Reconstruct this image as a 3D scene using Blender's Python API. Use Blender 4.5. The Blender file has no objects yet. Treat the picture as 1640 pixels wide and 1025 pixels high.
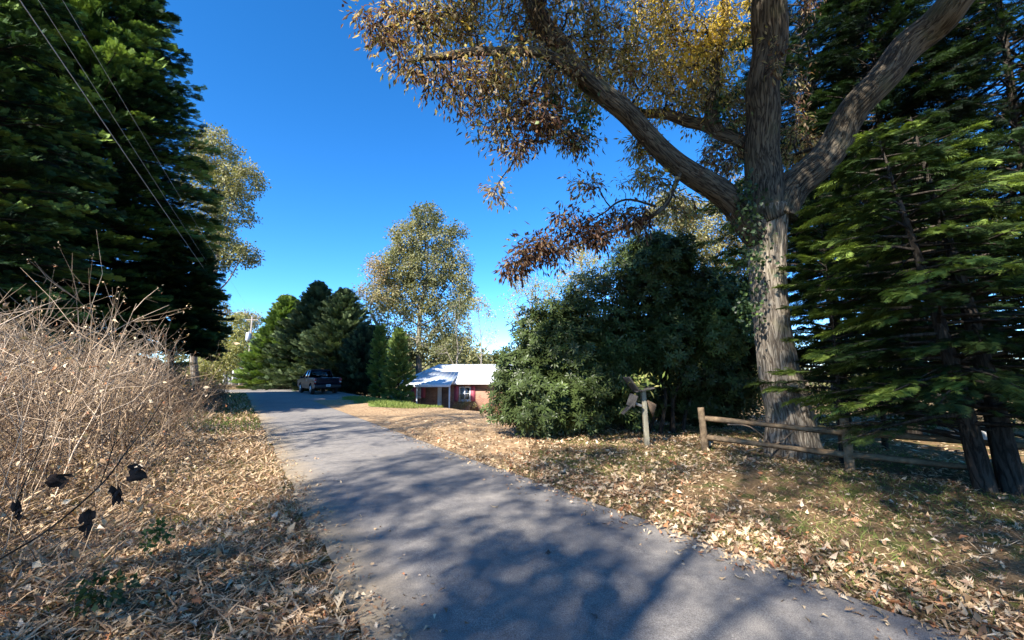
import bpy, math, random
import numpy as np
from mathutils import Vector, noise as mnoise

sc = bpy.context.scene
col = sc.collection
RNG = np.random.default_rng(11)
random.seed(5)

# ------------------------------------------------------------------ camera, sky, sun, exposure
F = 688.0                       # focal length in pixels of the 1640 px wide photograph
PITCH = math.radians(7.04)
CAMZ = 1.6
cam = bpy.data.cameras.new('camera')
cam.sensor_width = 36.0
cam.lens = 36.0 * F / 1640.0
cam.clip_start = 0.05
cam.clip_end = 3000
camo = bpy.data.objects.new('camera', cam)
col.objects.link(camo)
camo.location = (0, 0, CAMZ)
camo.rotation_euler = (math.radians(90) + PITCH, 0, 0)
sc.camera = camo

SUN_EL = math.radians(38)
SUN_AZ = math.radians(213)      # clockwise from +Y (behind the camera, to its left)
SUNV = np.array([math.sin(SUN_AZ) * math.cos(SUN_EL), math.cos(SUN_AZ) * math.cos(SUN_EL), math.sin(SUN_EL)])
w = bpy.data.worlds.new("World")
sc.world = w
w.use_nodes = True
nt = w.node_tree
bg = nt.nodes['Background']
sky = nt.nodes.new('ShaderNodeTexSky')
sky.sky_type = 'NISHITA'
sky.sun_disc = False
sky.sun_elevation = SUN_EL
sky.sun_rotation = SUN_AZ
sky.altitude = 300
sky.air_density = 0.6
sky.dust_density = 0.0
sky.ozone_density = 3.5
hs = nt.nodes.new('ShaderNodeHueSaturation')
hs.inputs['Saturation'].default_value = 1.27
hs.inputs['Value'].default_value = 1.0
nt.links.new(sky.outputs[0], hs.inputs['Color'])
nt.links.new(hs.outputs[0], bg.inputs['Color'])
bg.inputs['Strength'].default_value = 0.137
sl = bpy.data.lights.new('sun', 'SUN')
sl.energy = 5.0
sl.angle = math.radians(0.53)
sl.color = (1.0, 0.94, 0.86)
so = bpy.data.objects.new('sun', sl)
col.objects.link(so)
so.rotation_euler = Vector((SUNV[0], SUNV[1], SUNV[2])).to_track_quat('Z', 'Y').to_euler()
sc.view_settings.view_transform = 'Standard'
sc.view_settings.look = 'None'
sc.view_settings.exposure = 1.62
sc.view_settings.gamma = 1
sc.view_settings.use_curve_mapping = False
sc.cycles.max_bounces = 6
sc.cycles.diffuse_bounces = 3
sc.cycles.transmission_bounces = 4
sc.cycles.glossy_bounces = 2

# ------------------------------------------------------------------ measuring helpers
cp, sp = math.cos(PITCH), math.sin(PITCH)
def P(px, py, s):
    """world point seen at photograph pixel (px, py) at depth s along the lens axis"""
    u = (px - 820) / F; v = (py - 512.5) / F
    return np.array([u * s, (cp + v * sp) * s, CAMZ - (v * cp - sp) * s])
DX, DY = -math.sin(math.radians(32.5)), math.cos(math.radians(32.5))   # road direction
NX, NY = DY, -DX                                                       # to the right of the road
def TD(x, y): return x * DX + y * DY, x * NX + y * NY
def XY(t, d): return t * DX + d * NX, t * DY + d * NY
def sst(a, b, x):
    q = np.clip((x - a) / (b - a), 0, 1); return q * q * (3 - 2 * q)
def gz(x, y):
    x = np.asarray(x, float); y = np.asarray(y, float)
    t, d = TD(x, y)
    z = 1.0 * sst(-0.2, -6.5, d) * (1 - sst(26, 40, t))
    z = z - 1.75 * sst(6.5, 15.5, d) * sst(9, 27, t)
    z = z - 0.55 * sst(9, 22, d) * (1 - sst(9, 27, t))
    z = z - 2.5 * sst(75, 140, t) - 1.5 * sst(18, 60, d)
    m = 1 - (sst(-0.6, 0.5, d) * (1 - sst(4.2, 5.5, d)))
    z = z + m * 0.035 * (np.sin(x * 1.7 + 1.3 * np.sin(y * .9)) + np.sin(y * 2.1 + 1.1 * np.sin(x * 1.2)))
    return z
def G(px, py, dz=0.0):
    """ground point under pixel (px, py)"""
    s = 3.0
    lo, hi = 1.5, 400.0
    for _ in range(50):
        mid = (lo + hi) / 2
        p = P(px, py, mid)
        if p[2] > float(gz(p[0], p[1])): lo = mid
        else: hi = mid
    p = P(px, py, lo); p[2] = float(gz(p[0], p[1])) + dz
    return p

# ------------------------------------------------------------------ object helpers
def tag(o, label=None, cat=None, group=None, kind=None):
    if label: o['label'] = label
    if cat: o['category'] = cat
    if group: o['group'] = group
    if kind: o['kind'] = kind
    return o
def empty(name, loc, rz=0.0, label=None, cat=None, group=None):
    o = bpy.data.objects.new(name, None)
    col.objects.link(o)
    o.location = loc; o.rotation_euler = (0, 0, rz)
    o.empty_display_size = 0.2
    return tag(o, label, cat, group)

class Acc:
    """collects vertices and faces and links them as ONE mesh object"""
    def __init__(s):
        s.V = []; s.L = []; s.T = []; s.R = []; s.B = []; s.M = []; s.n = 0
    def add(s, V, F_, rnd=0.5, bc=None, mi=0):
        V = np.asarray(V, np.float32).reshape(-1, 3)
        F_ = np.asarray(F_, np.int64)
        s.V.append(V); s.L.append((F_ + s.n).ravel().astype(np.int32))
        s.T.append(np.full(len(F_), F_.shape[1], np.int32))
        r = np.empty(len(F_), np.float32); r[:] = rnd
        s.R.append(r)
        s.B.append(np.asarray(V if bc is None else bc, np.float32).reshape(-1, 3))
        s.M.append(np.full(len(F_), mi, np.int32))
        s.n += len(V)
    def box(s, c, size, rz=0.0, rnd=0.5, mi=0, rot=None):
        c = np.array(c, float); h = np.array(size, float) / 2
        v = np.array([[x, y, z] for x in (-1, 1) for y in (-1, 1) for z in (-1, 1)], float) * h
        if rot is not None: v = v @ np.array(rot).T
        ca, sa = math.cos(rz), math.sin(rz)
        v = v @ np.array([[ca, sa, 0], [-sa, ca, 0], [0, 0, 1]])
        f = [[0, 1, 3, 2], [4, 6, 7, 5], [0, 4, 5, 1], [2, 3, 7, 6], [0, 2, 6, 4], [1, 5, 7, 3]]
        s.add(v + c, f, rnd, None, mi)
    def bar(s, a, b, wx, wz, rnd=0.5, mi=0):
        """box beam from a to b"""
        a = np.array(a, float); b = np.array(b, float)
        d = b - a; L = np.linalg.norm(d); d /= L
        up = np.array([0, 0, 1.0]) if abs(d[2]) < 0.95 else np.array([0, 1.0, 0])
        sx = np.cross(d, up); sx /= np.linalg.norm(sx); uz = np.cross(sx, d)
        s.box((a + b) / 2, (wx, L, wz), 0, rnd, mi, rot=np.stack([sx, d, uz], 1))
    def tube(s, path, rad, sides=8, rnd=0.5, caps=True, mi=0, disp=None):
        path = np.asarray(path, float); n = len(path)
        rad = np.broadcast_to(np.asarray(rad, float), (n,))
        T = np.gradient(path, axis=0); T /= np.linalg.norm(T, axis=1, keepdims=True) + 1e-9
        ref = np.array([0, 1.0, 0]) if abs(T[0, 1]) < .9 else np.array([1.0, 0, 0])
        N = np.zeros_like(T); k = np.cross(T[0], ref); N[0] = k / np.linalg.norm(k)
        for i in range(1, n):
            k = N[i - 1] - T[i] * np.dot(N[i - 1], T[i]); N[i] = k / (np.linalg.norm(k) + 1e-9)
        Bn = np.cross(T, N)
        a = np.arange(sides) / sides * 2 * math.pi
        Ls = np.concatenate([[0], np.cumsum(np.linalg.norm(np.diff(path, axis=0), axis=1))])
        rr = np.repeat(rad[:, None], sides, 1)
        if disp is not None: rr = rr * disp(a[None, :] + 0 * rr, Ls[:, None] + 0 * rr)
        V = path[:, None] + (np.cos(a)[None, :, None] * N[:, None] + np.sin(a)[None, :, None] * Bn[:, None]) * rr[..., None]
        bc = np.stack([np.cos(a)[None, :] * rad[:, None] + 0 * rr, np.sin(a)[None, :] * rad[:, None] + 0 * rr, Ls[:, None] + 0 * rr], -1)
        i = np.arange(n - 1)[:, None]; j = np.arange(sides)[None, :]; j2 = (j + 1) % sides
        Fq = np.stack([i * sides + j, i * sides + j2, (i + 1) * sides + j2, (i + 1) * sides + j], -1).reshape(-1, 4)
        s.add(V, Fq, rnd, bc, mi)
        if caps:
            n0 = s.n - n * sides
            for ring, rev in ((0, True), (n - 1, False)):
                idx = np.arange(sides) + ring * sides
                if rev: idx = idx[::-1]
                s.L.append((idx + n0).astype(np.int32)); s.T.append(np.array([sides], np.int32))
                s.R.append(np.array([rnd], np.float32)); s.M.append(np.array([mi], np.int32))
    def segs(s, p0, p1, r0, r1, sides=3, rnd=0.5, mi=0):
        """many tapered prisms at once"""
        p0 = np.asarray(p0, float); p1 = np.asarray(p1, float); n = len(p0)
        if n == 0: return
        r0 = np.broadcast_to(np.asarray(r0, float), (n,)); r1 = np.broadcast_to(np.asarray(r1, float), (n,))
        d = p1 - p0; L = np.linalg.norm(d, axis=1, keepdims=True) + 1e-9; d = d / L
        ref = np.where(np.abs(d[:, 2:3]) < .9, [[0, 0, 1.0]], [[1.0, 0, 0]])
        N = np.cross(d, ref); N /= np.linalg.norm(N, axis=1, keepdims=True); B = np.cross(d, N)
        a = np.arange(sides) / sides * 2 * math.pi
        ring = np.cos(a)[None, :, None] * N[:, None] + np.sin(a)[None, :, None] * B[:, None]
        V = np.concatenate([p0[:, None] + ring * r0[:, None, None], p1[:, None] + ring * r1[:, None, None]], 1)
        j = np.arange(sides); j2 = (j + 1) % sides
        f = np.stack([j, j2, j2 + sides, j + sides], -1)
        Fq = (f[None] + (np.arange(n) * 2 * sides)[:, None, None]).reshape(-1, 4)
        rn = np.repeat(np.broadcast_to(np.asarray(rnd, float), (n,)), sides)
        s.add(V.reshape(-1, 3), Fq, rn, None, mi)
    def inst(s, tpl, pos, X, Y, Z, scale, rnd, mi=0):
        """place a leaf / frond template many times; X, Y, Z are the frames (n,3)"""
        tv, tf = tpl
        tv = np.asarray(tv, float); n = len(pos)
        if n == 0: return
        scale = np.broadcast_to(np.asarray(scale, float), (n,))
        V = (tv[None, :, 0:1] * X[:, None] + tv[None, :, 1:2] * Y[:, None] + tv[None, :, 2:3] * Z[:, None]) * scale[:, None, None] + pos[:, None]
        k = len(tv)
        rnd = np.broadcast_to(np.asarray(rnd, float), (n,))
        by = {}
        for f in tf: by.setdefault(len(f), []).append(f)
        first = True
        base = s.n
        s.V.append(V.reshape(-1, 3).astype(np.float32)); s.B.append(V.reshape(-1, 3).astype(np.float32)); s.n += n * k
        for m, fl in by.items():
            fa = np.array(fl)
            Fq = (fa[None] + (np.arange(n) * k)[:, None, None]).reshape(-1, m) + base
            s.L.append(Fq.ravel().astype(np.int32)); s.T.append(np.full(len(Fq), m, np.int32))
            s.R.append(np.repeat(rnd, len(fa)).astype(np.float32)); s.M.append(np.full(len(Fq), mi, np.int32))
    def build(s, name, mats, parent=None, smooth=False, origin=None, bevel=0):
        V = np.concatenate(s.V); L = np.concatenate(s.L); T = np.concatenate(s.T)
        R = np.concatenate(s.R); B = np.concatenate(s.B); M = np.concatenate(s.M)
        root = parent
        while root is not None and root.parent is not None: root = root.parent
        if root is not None and root.type == 'EMPTY':
            o0 = np.array(root.location); rz = root.rotation_euler[2]
        elif origin is not None: o0 = np.array(origin, float); rz = 0
        else: o0 = np.zeros(3); rz = 0
        if s.__dict__.get('local'): o0 = np.zeros(3); rz = 0
        V = V - o0
        if rz:
            ca, sa = math.cos(-rz), math.sin(-rz)
            V = V @ np.array([[ca, sa, 0], [-sa, ca, 0], [0, 0, 1]])
        me = bpy.data.meshes.new(name)
        me.vertices.add(len(V)); me.vertices.foreach_set('co', V.astype(np.float32).ravel())
        me.loops.add(len(L)); me.loops.foreach_set('vertex_index', L)
        me.polygons.add(len(T))
        ls = np.concatenate([[0], np.cumsum(T)[:-1]]).astype(np.int32)
        me.polygons.foreach_set('loop_start', ls)
        me.polygons.foreach_set('loop_total', T)
        me.polygons.foreach_set('material_index', M)
        if smooth: me.polygons.foreach_set('use_smooth', np.ones(len(T), bool))
        me.update(calc_edges=True)
        a = me.attributes.new('rnd', 'FLOAT', 'FACE'); a.data.foreach_set('value', R)
        b = me.attributes.new('bc', 'FLOAT_VECTOR', 'POINT'); b.data.foreach_set('vector', B.astype(np.float32).ravel())
        for m in (mats if isinstance(mats, (list, tuple)) else [mats]): me.materials.append(m)
        me.validate()
        o = bpy.data.objects.new(name, me)
        col.objects.link(o)
        if parent is not None: o.parent = parent
        elif origin is not None: o.location = o0
        if bevel:
            bm = o.modifiers.new('bevel', 'BEVEL'); bm.width = bevel; bm.segments = 2; bm.limit_method = 'ANGLE'
        return o

# ------------------------------------------------------------------ materials
def newmat(name):
    m = bpy.data.materials.new(name); m.use_nodes = True
    n = m.node_tree; n.nodes.clear()
    out = n.nodes.new('ShaderNodeOutputMaterial')
    return m, n, out
def N(n, t, **kw):
    x = n.nodes.new(t)
    for k, v in kw.items():
        if k.startswith('i_'): x.inputs[k[2:].replace('_', ' ')].default_value = v
        else: setattr(x, k, v)
    return x
def ramp(n, stops):
    r = n.nodes.new('ShaderNodeValToRGB'); e = r.color_ramp.elements
    while len(e) < len(stops): e.new(0.5)
    for k, (p, c) in enumerate(stops):
        e[k].position = p; e[k].color = (c[0], c[1], c[2], 1)
    return r
def mixc(n, fac, a, b, mode='MIX'):
    m = n.nodes.new('ShaderNodeMix'); m.data_type = 'RGBA'; m.blend_type = mode
    for sock, val in ((m.inputs[0], fac), (m.inputs[6], a), (m.inputs[7], b)):
        if hasattr(val, 'is_output'): n.links.new(val, sock)
        elif isinstance(val, (int, float)): sock.default_value = val
        else: sock.default_value = (val[0], val[1], val[2], 1)
    return m.outputs[2]
def leafmat(name, stops, rough=0.55, trans=0.3, tcol=1.4, spec=0.35):
    m, n, out = newmat(name)
    at = N(n, 'ShaderNodeAttribute', attribute_name='rnd')
    geo = N(n, 'ShaderNodeNewGeometry')
    r = ramp(n, stops); n.links.new(at.outputs['Fac'], r.inputs[0])
    nz = N(n, 'ShaderNodeTexNoise', i_Scale=18.0); tc = N(n, 'ShaderNodeTexCoord')
    n.links.new(tc.outputs['Object'], nz.inputs['Vector'])
    mr = N(n, 'ShaderNodeMapRange'); mr.inputs[3].default_value = .72; mr.inputs[4].default_value = 1.25
    n.links.new(nz.outputs[0], mr.inputs[0])
    c = mixc(n, 1.0, r.outputs[0], mr.outputs[0], 'MULTIPLY')
    p = N(n, 'ShaderNodeBsdfPrincipled'); p.inputs['Roughness'].default_value = rough
    p.inputs['Specular IOR Level'].default_value = spec
    n.links.new(c, p.inputs['Base Color'])
    tr = N(n, 'ShaderNodeBsdfTranslucent')
    c2 = mixc(n, 1.0, c, (tcol, tcol * 1.02, tcol * .55), 'MULTIPLY')
    n.links.new(c2, tr.inputs[0])
    mx = N(n, 'ShaderNodeMixShader'); mx.inputs[0].default_value = trans
    n.links.new(p.outputs[0], mx.inputs[1]); n.links.new(tr.outputs[0], mx.inputs[2])
    n.links.new(mx.outputs[0], out.inputs[0])
    return m
def noisemat(name, stops, scale=5, detail=6, rough=0.8, bump=0.0, bscale=None, metal=0, spec=0.3, vec='Object', stretch=(1, 1, 1), nrough=.6, bdist=.02):
    m, n, out = newmat(name)
    tc = N(n, 'ShaderNodeTexCoord'); mp = N(n, 'ShaderNodeMapping'); mp.inputs['Scale'].default_value = stretch
    if vec == 'bc':
        at = N(n, 'ShaderNodeAttribute', attribute_name='bc'); n.links.new(at.outputs['Vector'], mp.inputs[0])
    else: n.links.new(tc.outputs[vec], mp.inputs[0])
    nz = N(n, 'ShaderNodeTexNoise'); nz.inputs['Scale'].default_value = scale; nz.inputs['Detail'].default_value = detail; nz.inputs['Roughness'].default_value = nrough
    n.links.new(mp.outputs[0], nz.inputs['Vector'])
    r = ramp(n, stops); n.links.new(nz.outputs[0], r.inputs[0])
    p = N(n, 'ShaderNodeBsdfPrincipled'); p.inputs['Roughness'].default_value = rough; p.inputs['Metallic'].default_value = metal
    p.inputs['Specular IOR Level'].default_value = spec
    n.links.new(r.outputs[0], p.inputs['Base Color'])
    if bump:
        nb = N(n, 'ShaderNodeTexNoise'); nb.inputs['Scale'].default_value = bscale or scale * 3; nb.inputs['Detail'].default_value = 6
        n.links.new(mp.outputs[0], nb.inputs['Vector'])
        b = N(n, 'ShaderNodeBump'); b.inputs['Strength'].default_value = bump; b.inputs['Distance'].default_value = bdist
        n.links.new(nb.outputs[0], b.inputs['Height']); n.links.new(b.outputs[0], p.inputs['Normal'])
    n.links.new(p.outputs[0], out.inputs[0])
    return m
def flat(name, c, rough=0.6, metal=0, spec=.5, coat=0):
    m = noisemat(name, [(.3, [k * .88 for k in c]), (.7, [min(1, k * 1.1) for k in c])], scale=9, rough=rough, metal=metal, spec=spec)
    p = [x for x in m.node_tree.nodes if x.type == 'BSDF_PRINCIPLED'][0]
    p.inputs['Coat Weight'].default_value = coat
    return m

def barkmat(name, dark, mid, light, sc_=14, zs=.16, bump=1.0, moss=None):
    m, n, out = newmat(name)
    at = N(n, 'ShaderNodeAttribute', attribute_name='bc')
    mp = N(n, 'ShaderNodeMapping'); mp.inputs['Scale'].default_value = (1, 1, zs)
    n.links.new(at.outputs['Vector'], mp.inputs[0])
    n1 = N(n, 'ShaderNodeTexNoise', i_Scale=float(sc_), i_Detail=5.0, i_Roughness=.6, i_Distortion=.4)
    n2 = N(n, 'ShaderNodeTexNoise', i_Scale=float(sc_) * .8, i_Detail=3.0, i_Roughness=.5, i_Distortion=.9)
    n3 = N(n, 'ShaderNodeTexNoise', i_Scale=2.0, i_Detail=4.0)
    for x in (n1, n2): n.links.new(mp.outputs[0], x.inputs['Vector'])
    n.links.new(at.outputs['Vector'], n3.inputs['Vector'])
    sb = N(n, 'ShaderNodeMath', operation='SUBTRACT'); n.links.new(n2.outputs[0], sb.inputs[0]); sb.inputs[1].default_value = .5
    ab = N(n, 'ShaderNodeMath', operation='ABSOLUTE'); n.links.new(sb.outputs[0], ab.inputs[0])
    mr = N(n, 'ShaderNodeMapRange'); mr.inputs[1].default_value = -.03; mr.inputs[2].default_value = .1
    n.links.new(ab.outputs[0], mr.inputs[0])
    mul = N(n, 'ShaderNodeMath', operation='MULTIPLY_ADD'); n.links.new(mr.outputs[0], mul.inputs[0]); mul.inputs[1].default_value = .5
    hf = N(n, 'ShaderNodeMath', operation='MULTIPLY'); n.links.new(n1.outputs[0], hf.inputs[0]); hf.inputs[1].default_value = .75
    n.links.new(hf.outputs[0], mul.inputs[2])
    r = ramp(n, [(.3, dark), (.55, mid), (.85, light)]); n.links.new(mul.outputs[0], r.inputs[0])
    c = r.outputs[0]
    r3 = ramp(n, [(.3, (.75, .75, .72)), (.7, (1.15, 1.12, 1.08))]); n.links.new(n3.outputs[0], r3.inputs[0])
    c = mixc(n, 1.0, c, r3.outputs[0], 'MULTIPLY')
    if moss:
        r4 = ramp(n, [(.54, (0, 0, 0)), (.68, (.6, .6, .6))]); n.links.new(n3.outputs[0], r4.inputs[0])
        c = mixc(n, r4.outputs[0], c, moss)
    p = N(n, 'ShaderNodeBsdfPrincipled'); p.inputs['Roughness'].default_value = .9; p.inputs['Specular IOR Level'].default_value = .15
    n.links.new(c, p.inputs['Base Color'])
    b = N(n, 'ShaderNodeBump'); b.inputs['Strength'].default_value = bump; b.inputs['Distance'].default_value = .03
    n.links.new(mul.outputs[0], b.inputs['Height']); n.links.new(b.outputs[0], p.inputs['Normal'])
    n.links.new(p.outputs[0], out.inputs[0])
    return m

M = {}
M['oak_bark'] = barkmat('oak_bark', (.022, .016, .012), (.11, .088, .068), (.29, .25, .2), 22, .13, 1.0, (.12, .12, .06))
M['shaded_limb_bark'] = barkmat('shaded_limb_bark', (.008, .006, .005), (.034, .027, .02), (.125, .103, .075), 22, .13, 1.0, (.08, .08, .045))  # oak bark toned down on every limb, painting canopy shade into the colour
M['dark_bark'] = barkmat('dark_bark', (.008, .006, .005), (.028, .022, .017), (.06, .05, .04), 16, .2, .8)
M['grey_bark'] = barkmat('grey_bark', (.06, .05, .042), (.18, .16, .135), (.32, .29, .25), 12, .2, .6)
M['oak_leaf'] = leafmat('oak_leaf', [(0, (.05, .024, .015)), (.2, (.12, .055, .03)), (.36, (.22, .13, .07)), (.48, (.42, .33, .2)), (.58, (.14, .15, .05)), (.68, (.34, .25, .12)), (.78, (.34, .26, .06)), (.9, (.5, .32, .06)), (1, (.62, .46, .08))], .55, .48, 1.6)
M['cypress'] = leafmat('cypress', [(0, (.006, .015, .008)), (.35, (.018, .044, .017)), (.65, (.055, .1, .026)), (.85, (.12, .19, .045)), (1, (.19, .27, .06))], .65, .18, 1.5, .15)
M['cypress_blue'] = leafmat('cypress_blue', [(0, (.014, .03, .018)), (.5, (.03, .055, .03)), (.85, (.09, .13, .06)), (1, (.14, .18, .08))], .7, .12, 1.3, .15)
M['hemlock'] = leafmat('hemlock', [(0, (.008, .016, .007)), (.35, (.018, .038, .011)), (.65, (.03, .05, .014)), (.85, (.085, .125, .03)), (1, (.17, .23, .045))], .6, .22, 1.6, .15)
M['rhodo'] = leafmat('rhodo', [(0, (.018, .026, .009)), (.5, (.048, .066, .02)), (.85, (.09, .13, .036)), (1, (.17, .21, .05))], .38, .14, 1.6, .22)
M['pale_leaf'] = leafmat('pale_leaf', [(0, (.12, .13, .06)), (.4, (.21, .21, .09)), (.75, (.3, .27, .12)), (1, (.36, .25, .12))], .6, .3, 1.3)
M['yellow_leaf'] = leafmat('yellow_leaf', [(0, (.2, .2, .07)), (.5, (.33, .31, .1)), (1, (.45, .37, .13))], .6, .35, 1.3)
M['shrub_leaf'] = leafmat('shrub_leaf', [(0, (.05, .085, .025)), (.5, (.1, .16, .04)), (1, (.17, .23, .06))], .6, .3, 1.4)
M['ivy'] = leafmat('ivy', [(0, (.02, .04, .015)), (.6, (.05, .085, .025)), (1, (.2, .28, .05))], .45, .25, 1.5)
M['litter'] = leafmat('litter', [(0, (.09, .05, .033)), (.22, (.26, .15, .08)), (.48, (.46, .32, .18)), (.76, (.6, .46, .29)), (.86, (.68, .55, .39)), (.93, (.36, .14, .06)), (1, (.42, .2, .09))], .65, .12, 1.2, .3)
M['straw'] = leafmat('straw', [(0, (.12, .07, .045)), (.35, (.4, .26, .15)), (.8, (.62, .46, .29)), (.95, (.52, .35, .2)), (1, (.25, .27, .09))], .7, .2, 1.2, .2)
M['grass'] = leafmat('grass', [(0, (.09, .13, .03)), (.5, (.17, .22, .05)), (1, (.35, .32, .11))], .6, .3, 1.4, .2)
M['stem'] = leafmat('stem', [(0, (.05, .03, .019)), (.35, (.16, .105, .066)), (.75, (.38, .275, .175)), (1, (.64, .5, .36))], .75, 0.02, 1, .2)
M['withered'] = leafmat('withered', [(0, (.015, .01, .008)), (1, (.05, .035, .028))], .8, .05, 1, .1)
M['fence_wood'] = noisemat('fence_wood', [(.3, (.1, .068, .04)), (.55, (.22, .155, .09)), (.8, (.34, .25, .15))], 9, 6, .85, .5, 30, stretch=(1, 1, 1), spec=.15)
M['old_wood'] = noisemat('old_wood', [(.3, (.2, .17, .12)), (.6, (.36, .33, .24)), (.8, (.46, .42, .32))], 7, 6, .85, .5, 40, stretch=(4, 4, .6), spec=.15)
M['grey_board'] = noisemat('grey_board', [(.3, (.035, .03, .026)), (.7, (.1, .09, .078))], 12, 6, .85, .3, 40)
M['tan_board'] = noisemat('tan_board', [(.3, (.12, .075, .045)), (.7, (.22, .15, .09))], 12, 6, .85, .3, 40)

# ------------------------------------------------------------------ ground, road, gravel
def zonemat():
    m, n, out = newmat('ground_litter')
    tc = N(n, 'ShaderNodeTexCoord')
    def nz(scale, det=6, ro=.6):
        x = N(n, 'ShaderNodeTexNoise', i_Scale=float(scale), i_Detail=float(det), i_Roughness=ro); n.links.new(tc.outputs['Object'], x.inputs['Vector']); return x
    big, mid, fine = nz(.45, 3), nz(3.2, 5), nz(28, 6, .7)
    straw = ramp(n, [(.25, (.075, .045, .025)), (.5, (.22, .14, .07)), (.75, (.38, .27, .14))]); n.links.new(fine.outputs[0], straw.inputs[0])
    green = ramp(n, [(.3, (.04, .05, .016)), (.7, (.15, .16, .045))]); n.links.new(fine.outputs[0], green.inputs[0])
    mk = ramp(n, [(.5, (0, 0, 0)), (.62, (1, 1, 1))]); n.links.new(mid.outputs[0], mk.inputs[0])
    c = mixc(n, mk.outputs[0], straw.outputs[0], green.outputs[0])
    mk2 = ramp(n, [(.35, (.65, .65, .65)), (.65, (1.1, 1.1, 1.1))]); n.links.new(big.outputs[0], mk2.inputs[0])
    c = mixc(n, 1.0, c, mk2.outputs[0], 'MULTIPLY')
    p = N(n, 'ShaderNodeBsdfPrincipled'); p.inputs['Roughness'].default_value = .9; p.inputs['Specular IOR Level'].default_value = .1
    n.links.new(c, p.inputs['Base Color'])
    b = N(n, 'ShaderNodeBump'); b.inputs['Strength'].default_value = .9; b.inputs['Distance'].default_value = .05
    n.links.new(fine.outputs[0], b.inputs['Height']); n.links.new(b.outputs[0], p.inputs['Normal'])
    n.links.new(p.outputs[0], out.inputs[0])
    return m
def asphaltmat():
    m, n, out = newmat('asphalt')
    tc = N(n, 'ShaderNodeTexCoord')
    def nz(scale, det=6, ro=.6, vec=None):
        x = N(n, 'ShaderNodeTexNoise', i_Scale=float(scale), i_Detail=float(det), i_Roughness=ro); n.links.new(vec or tc.outputs['Object'], x.inputs['Vector']); return x
    fine, mid, big = nz(130, 4, .85), nz(9, 8, .7), nz(.8, 4)
    vo = N(n, 'ShaderNodeTexVoronoi', i_Scale=160.0); n.links.new(tc.outputs['Object'], vo.inputs['Vector'])
    r = ramp(n, [(.32, (.07, .063, .055)), (.5, (.205, .188, .166)), (.68, (.39, .365, .33))]); n.links.new(fine.outputs[0], r.inputs[0])
    rb = ramp(n, [(.3, (.74, .74, .76)), (.7, (1.22, 1.2, 1.18))]); n.links.new(mid.outputs[0], rb.inputs[0])
    rc = ramp(n, [(.35, (.86, .87, .9)), (.65, (1.08, 1.07, 1.04))]); n.links.new(big.outputs[0], rc.inputs[0])
    c = mixc(n, 1.0, r.outputs[0], rb.outputs[0], 'MULTIPLY'); c = mixc(n, 1.0, c, rc.outputs[0], 'MULTIPLY')
    vr = ramp(n, [(0, (.55, .55, .6)), (.25, (1, 1, 1))]); n.links.new(vo.outputs[0], vr.inputs[0]); c = mixc(n, .5, c, mixc(n, 1.0, c, vr.outputs[0], 'MULTIPLY'))
    # sand and dirt washed onto the left edge of the road
    at = N(n, 'ShaderNodeAttribute', attribute_name='bc'); sx = N(n, 'ShaderNodeSeparateXYZ'); n.links.new(at.outputs['Vector'], sx.inputs[0])
    ad = N(n, 'ShaderNodeMath', operation='MULTIPLY_ADD'); n.links.new(big.outputs[0], ad.inputs[0]); ad.inputs[1].default_value = -.55; n.links.new(sx.outputs['X'], ad.inputs[2])
    ad2 = N(n, 'ShaderNodeMath', operation='MULTIPLY_ADD'); n.links.new(mid.outputs[0], ad2.inputs[0]); ad2.inputs[1].default_value = -.2; n.links.new(ad.outputs[0], ad2.inputs[2])
    e = N(n, 'ShaderNodeMapRange'); e.inputs[1].default_value = -.33; e.inputs[2].default_value = .16; e.inputs[3].default_value = .85; e.inputs[4].default_value = 0
    n.links.new(ad2.outputs[0], e.inputs[0])
    sand = ramp(n, [(.3, (.2, .15, .09)), (.7, (.42, .33, .21))]); n.links.new(fine.outputs[0], sand.inputs[0])
    c = mixc(n, e.outputs[0], c, sand.outputs[0])
    p = N(n, 'ShaderNodeBsdfPrincipled'); p.inputs['Roughness'].default_value = .85; p.inputs['Specular IOR Level'].default_value = .25
    n.links.new(c, p.inputs['Base Color'])
    b = N(n, 'ShaderNodeBump'); b.inputs['Strength'].default_value = .5; b.inputs['Distance'].default_value = .006
    n.links.new(fine.outputs[0], b.inputs['Height']); n.links.new(b.outputs[0], p.inputs['Normal'])
    n.links.new(p.outputs[0], out.inputs[0])
    return m
M['ground'] = zonemat(); M['asphalt'] = asphaltmat()
M['gravel'] = noisemat('gravel', [(.36, (.1, .055, .03)), (.46, (.3, .19, .1)), (.56, (.46, .32, .18)), (.7, (.62, .5, .36))], 11, 10, .9, 1.0, 45, spec=.15, nrough=.75, bdist=.04)
M['lawn'] = noisemat('lawn', [(.3, (.07, .1, .02)), (.7, (.2, .24, .06))], 6, 8, .9, .5, 40, spec=.1)

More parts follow.
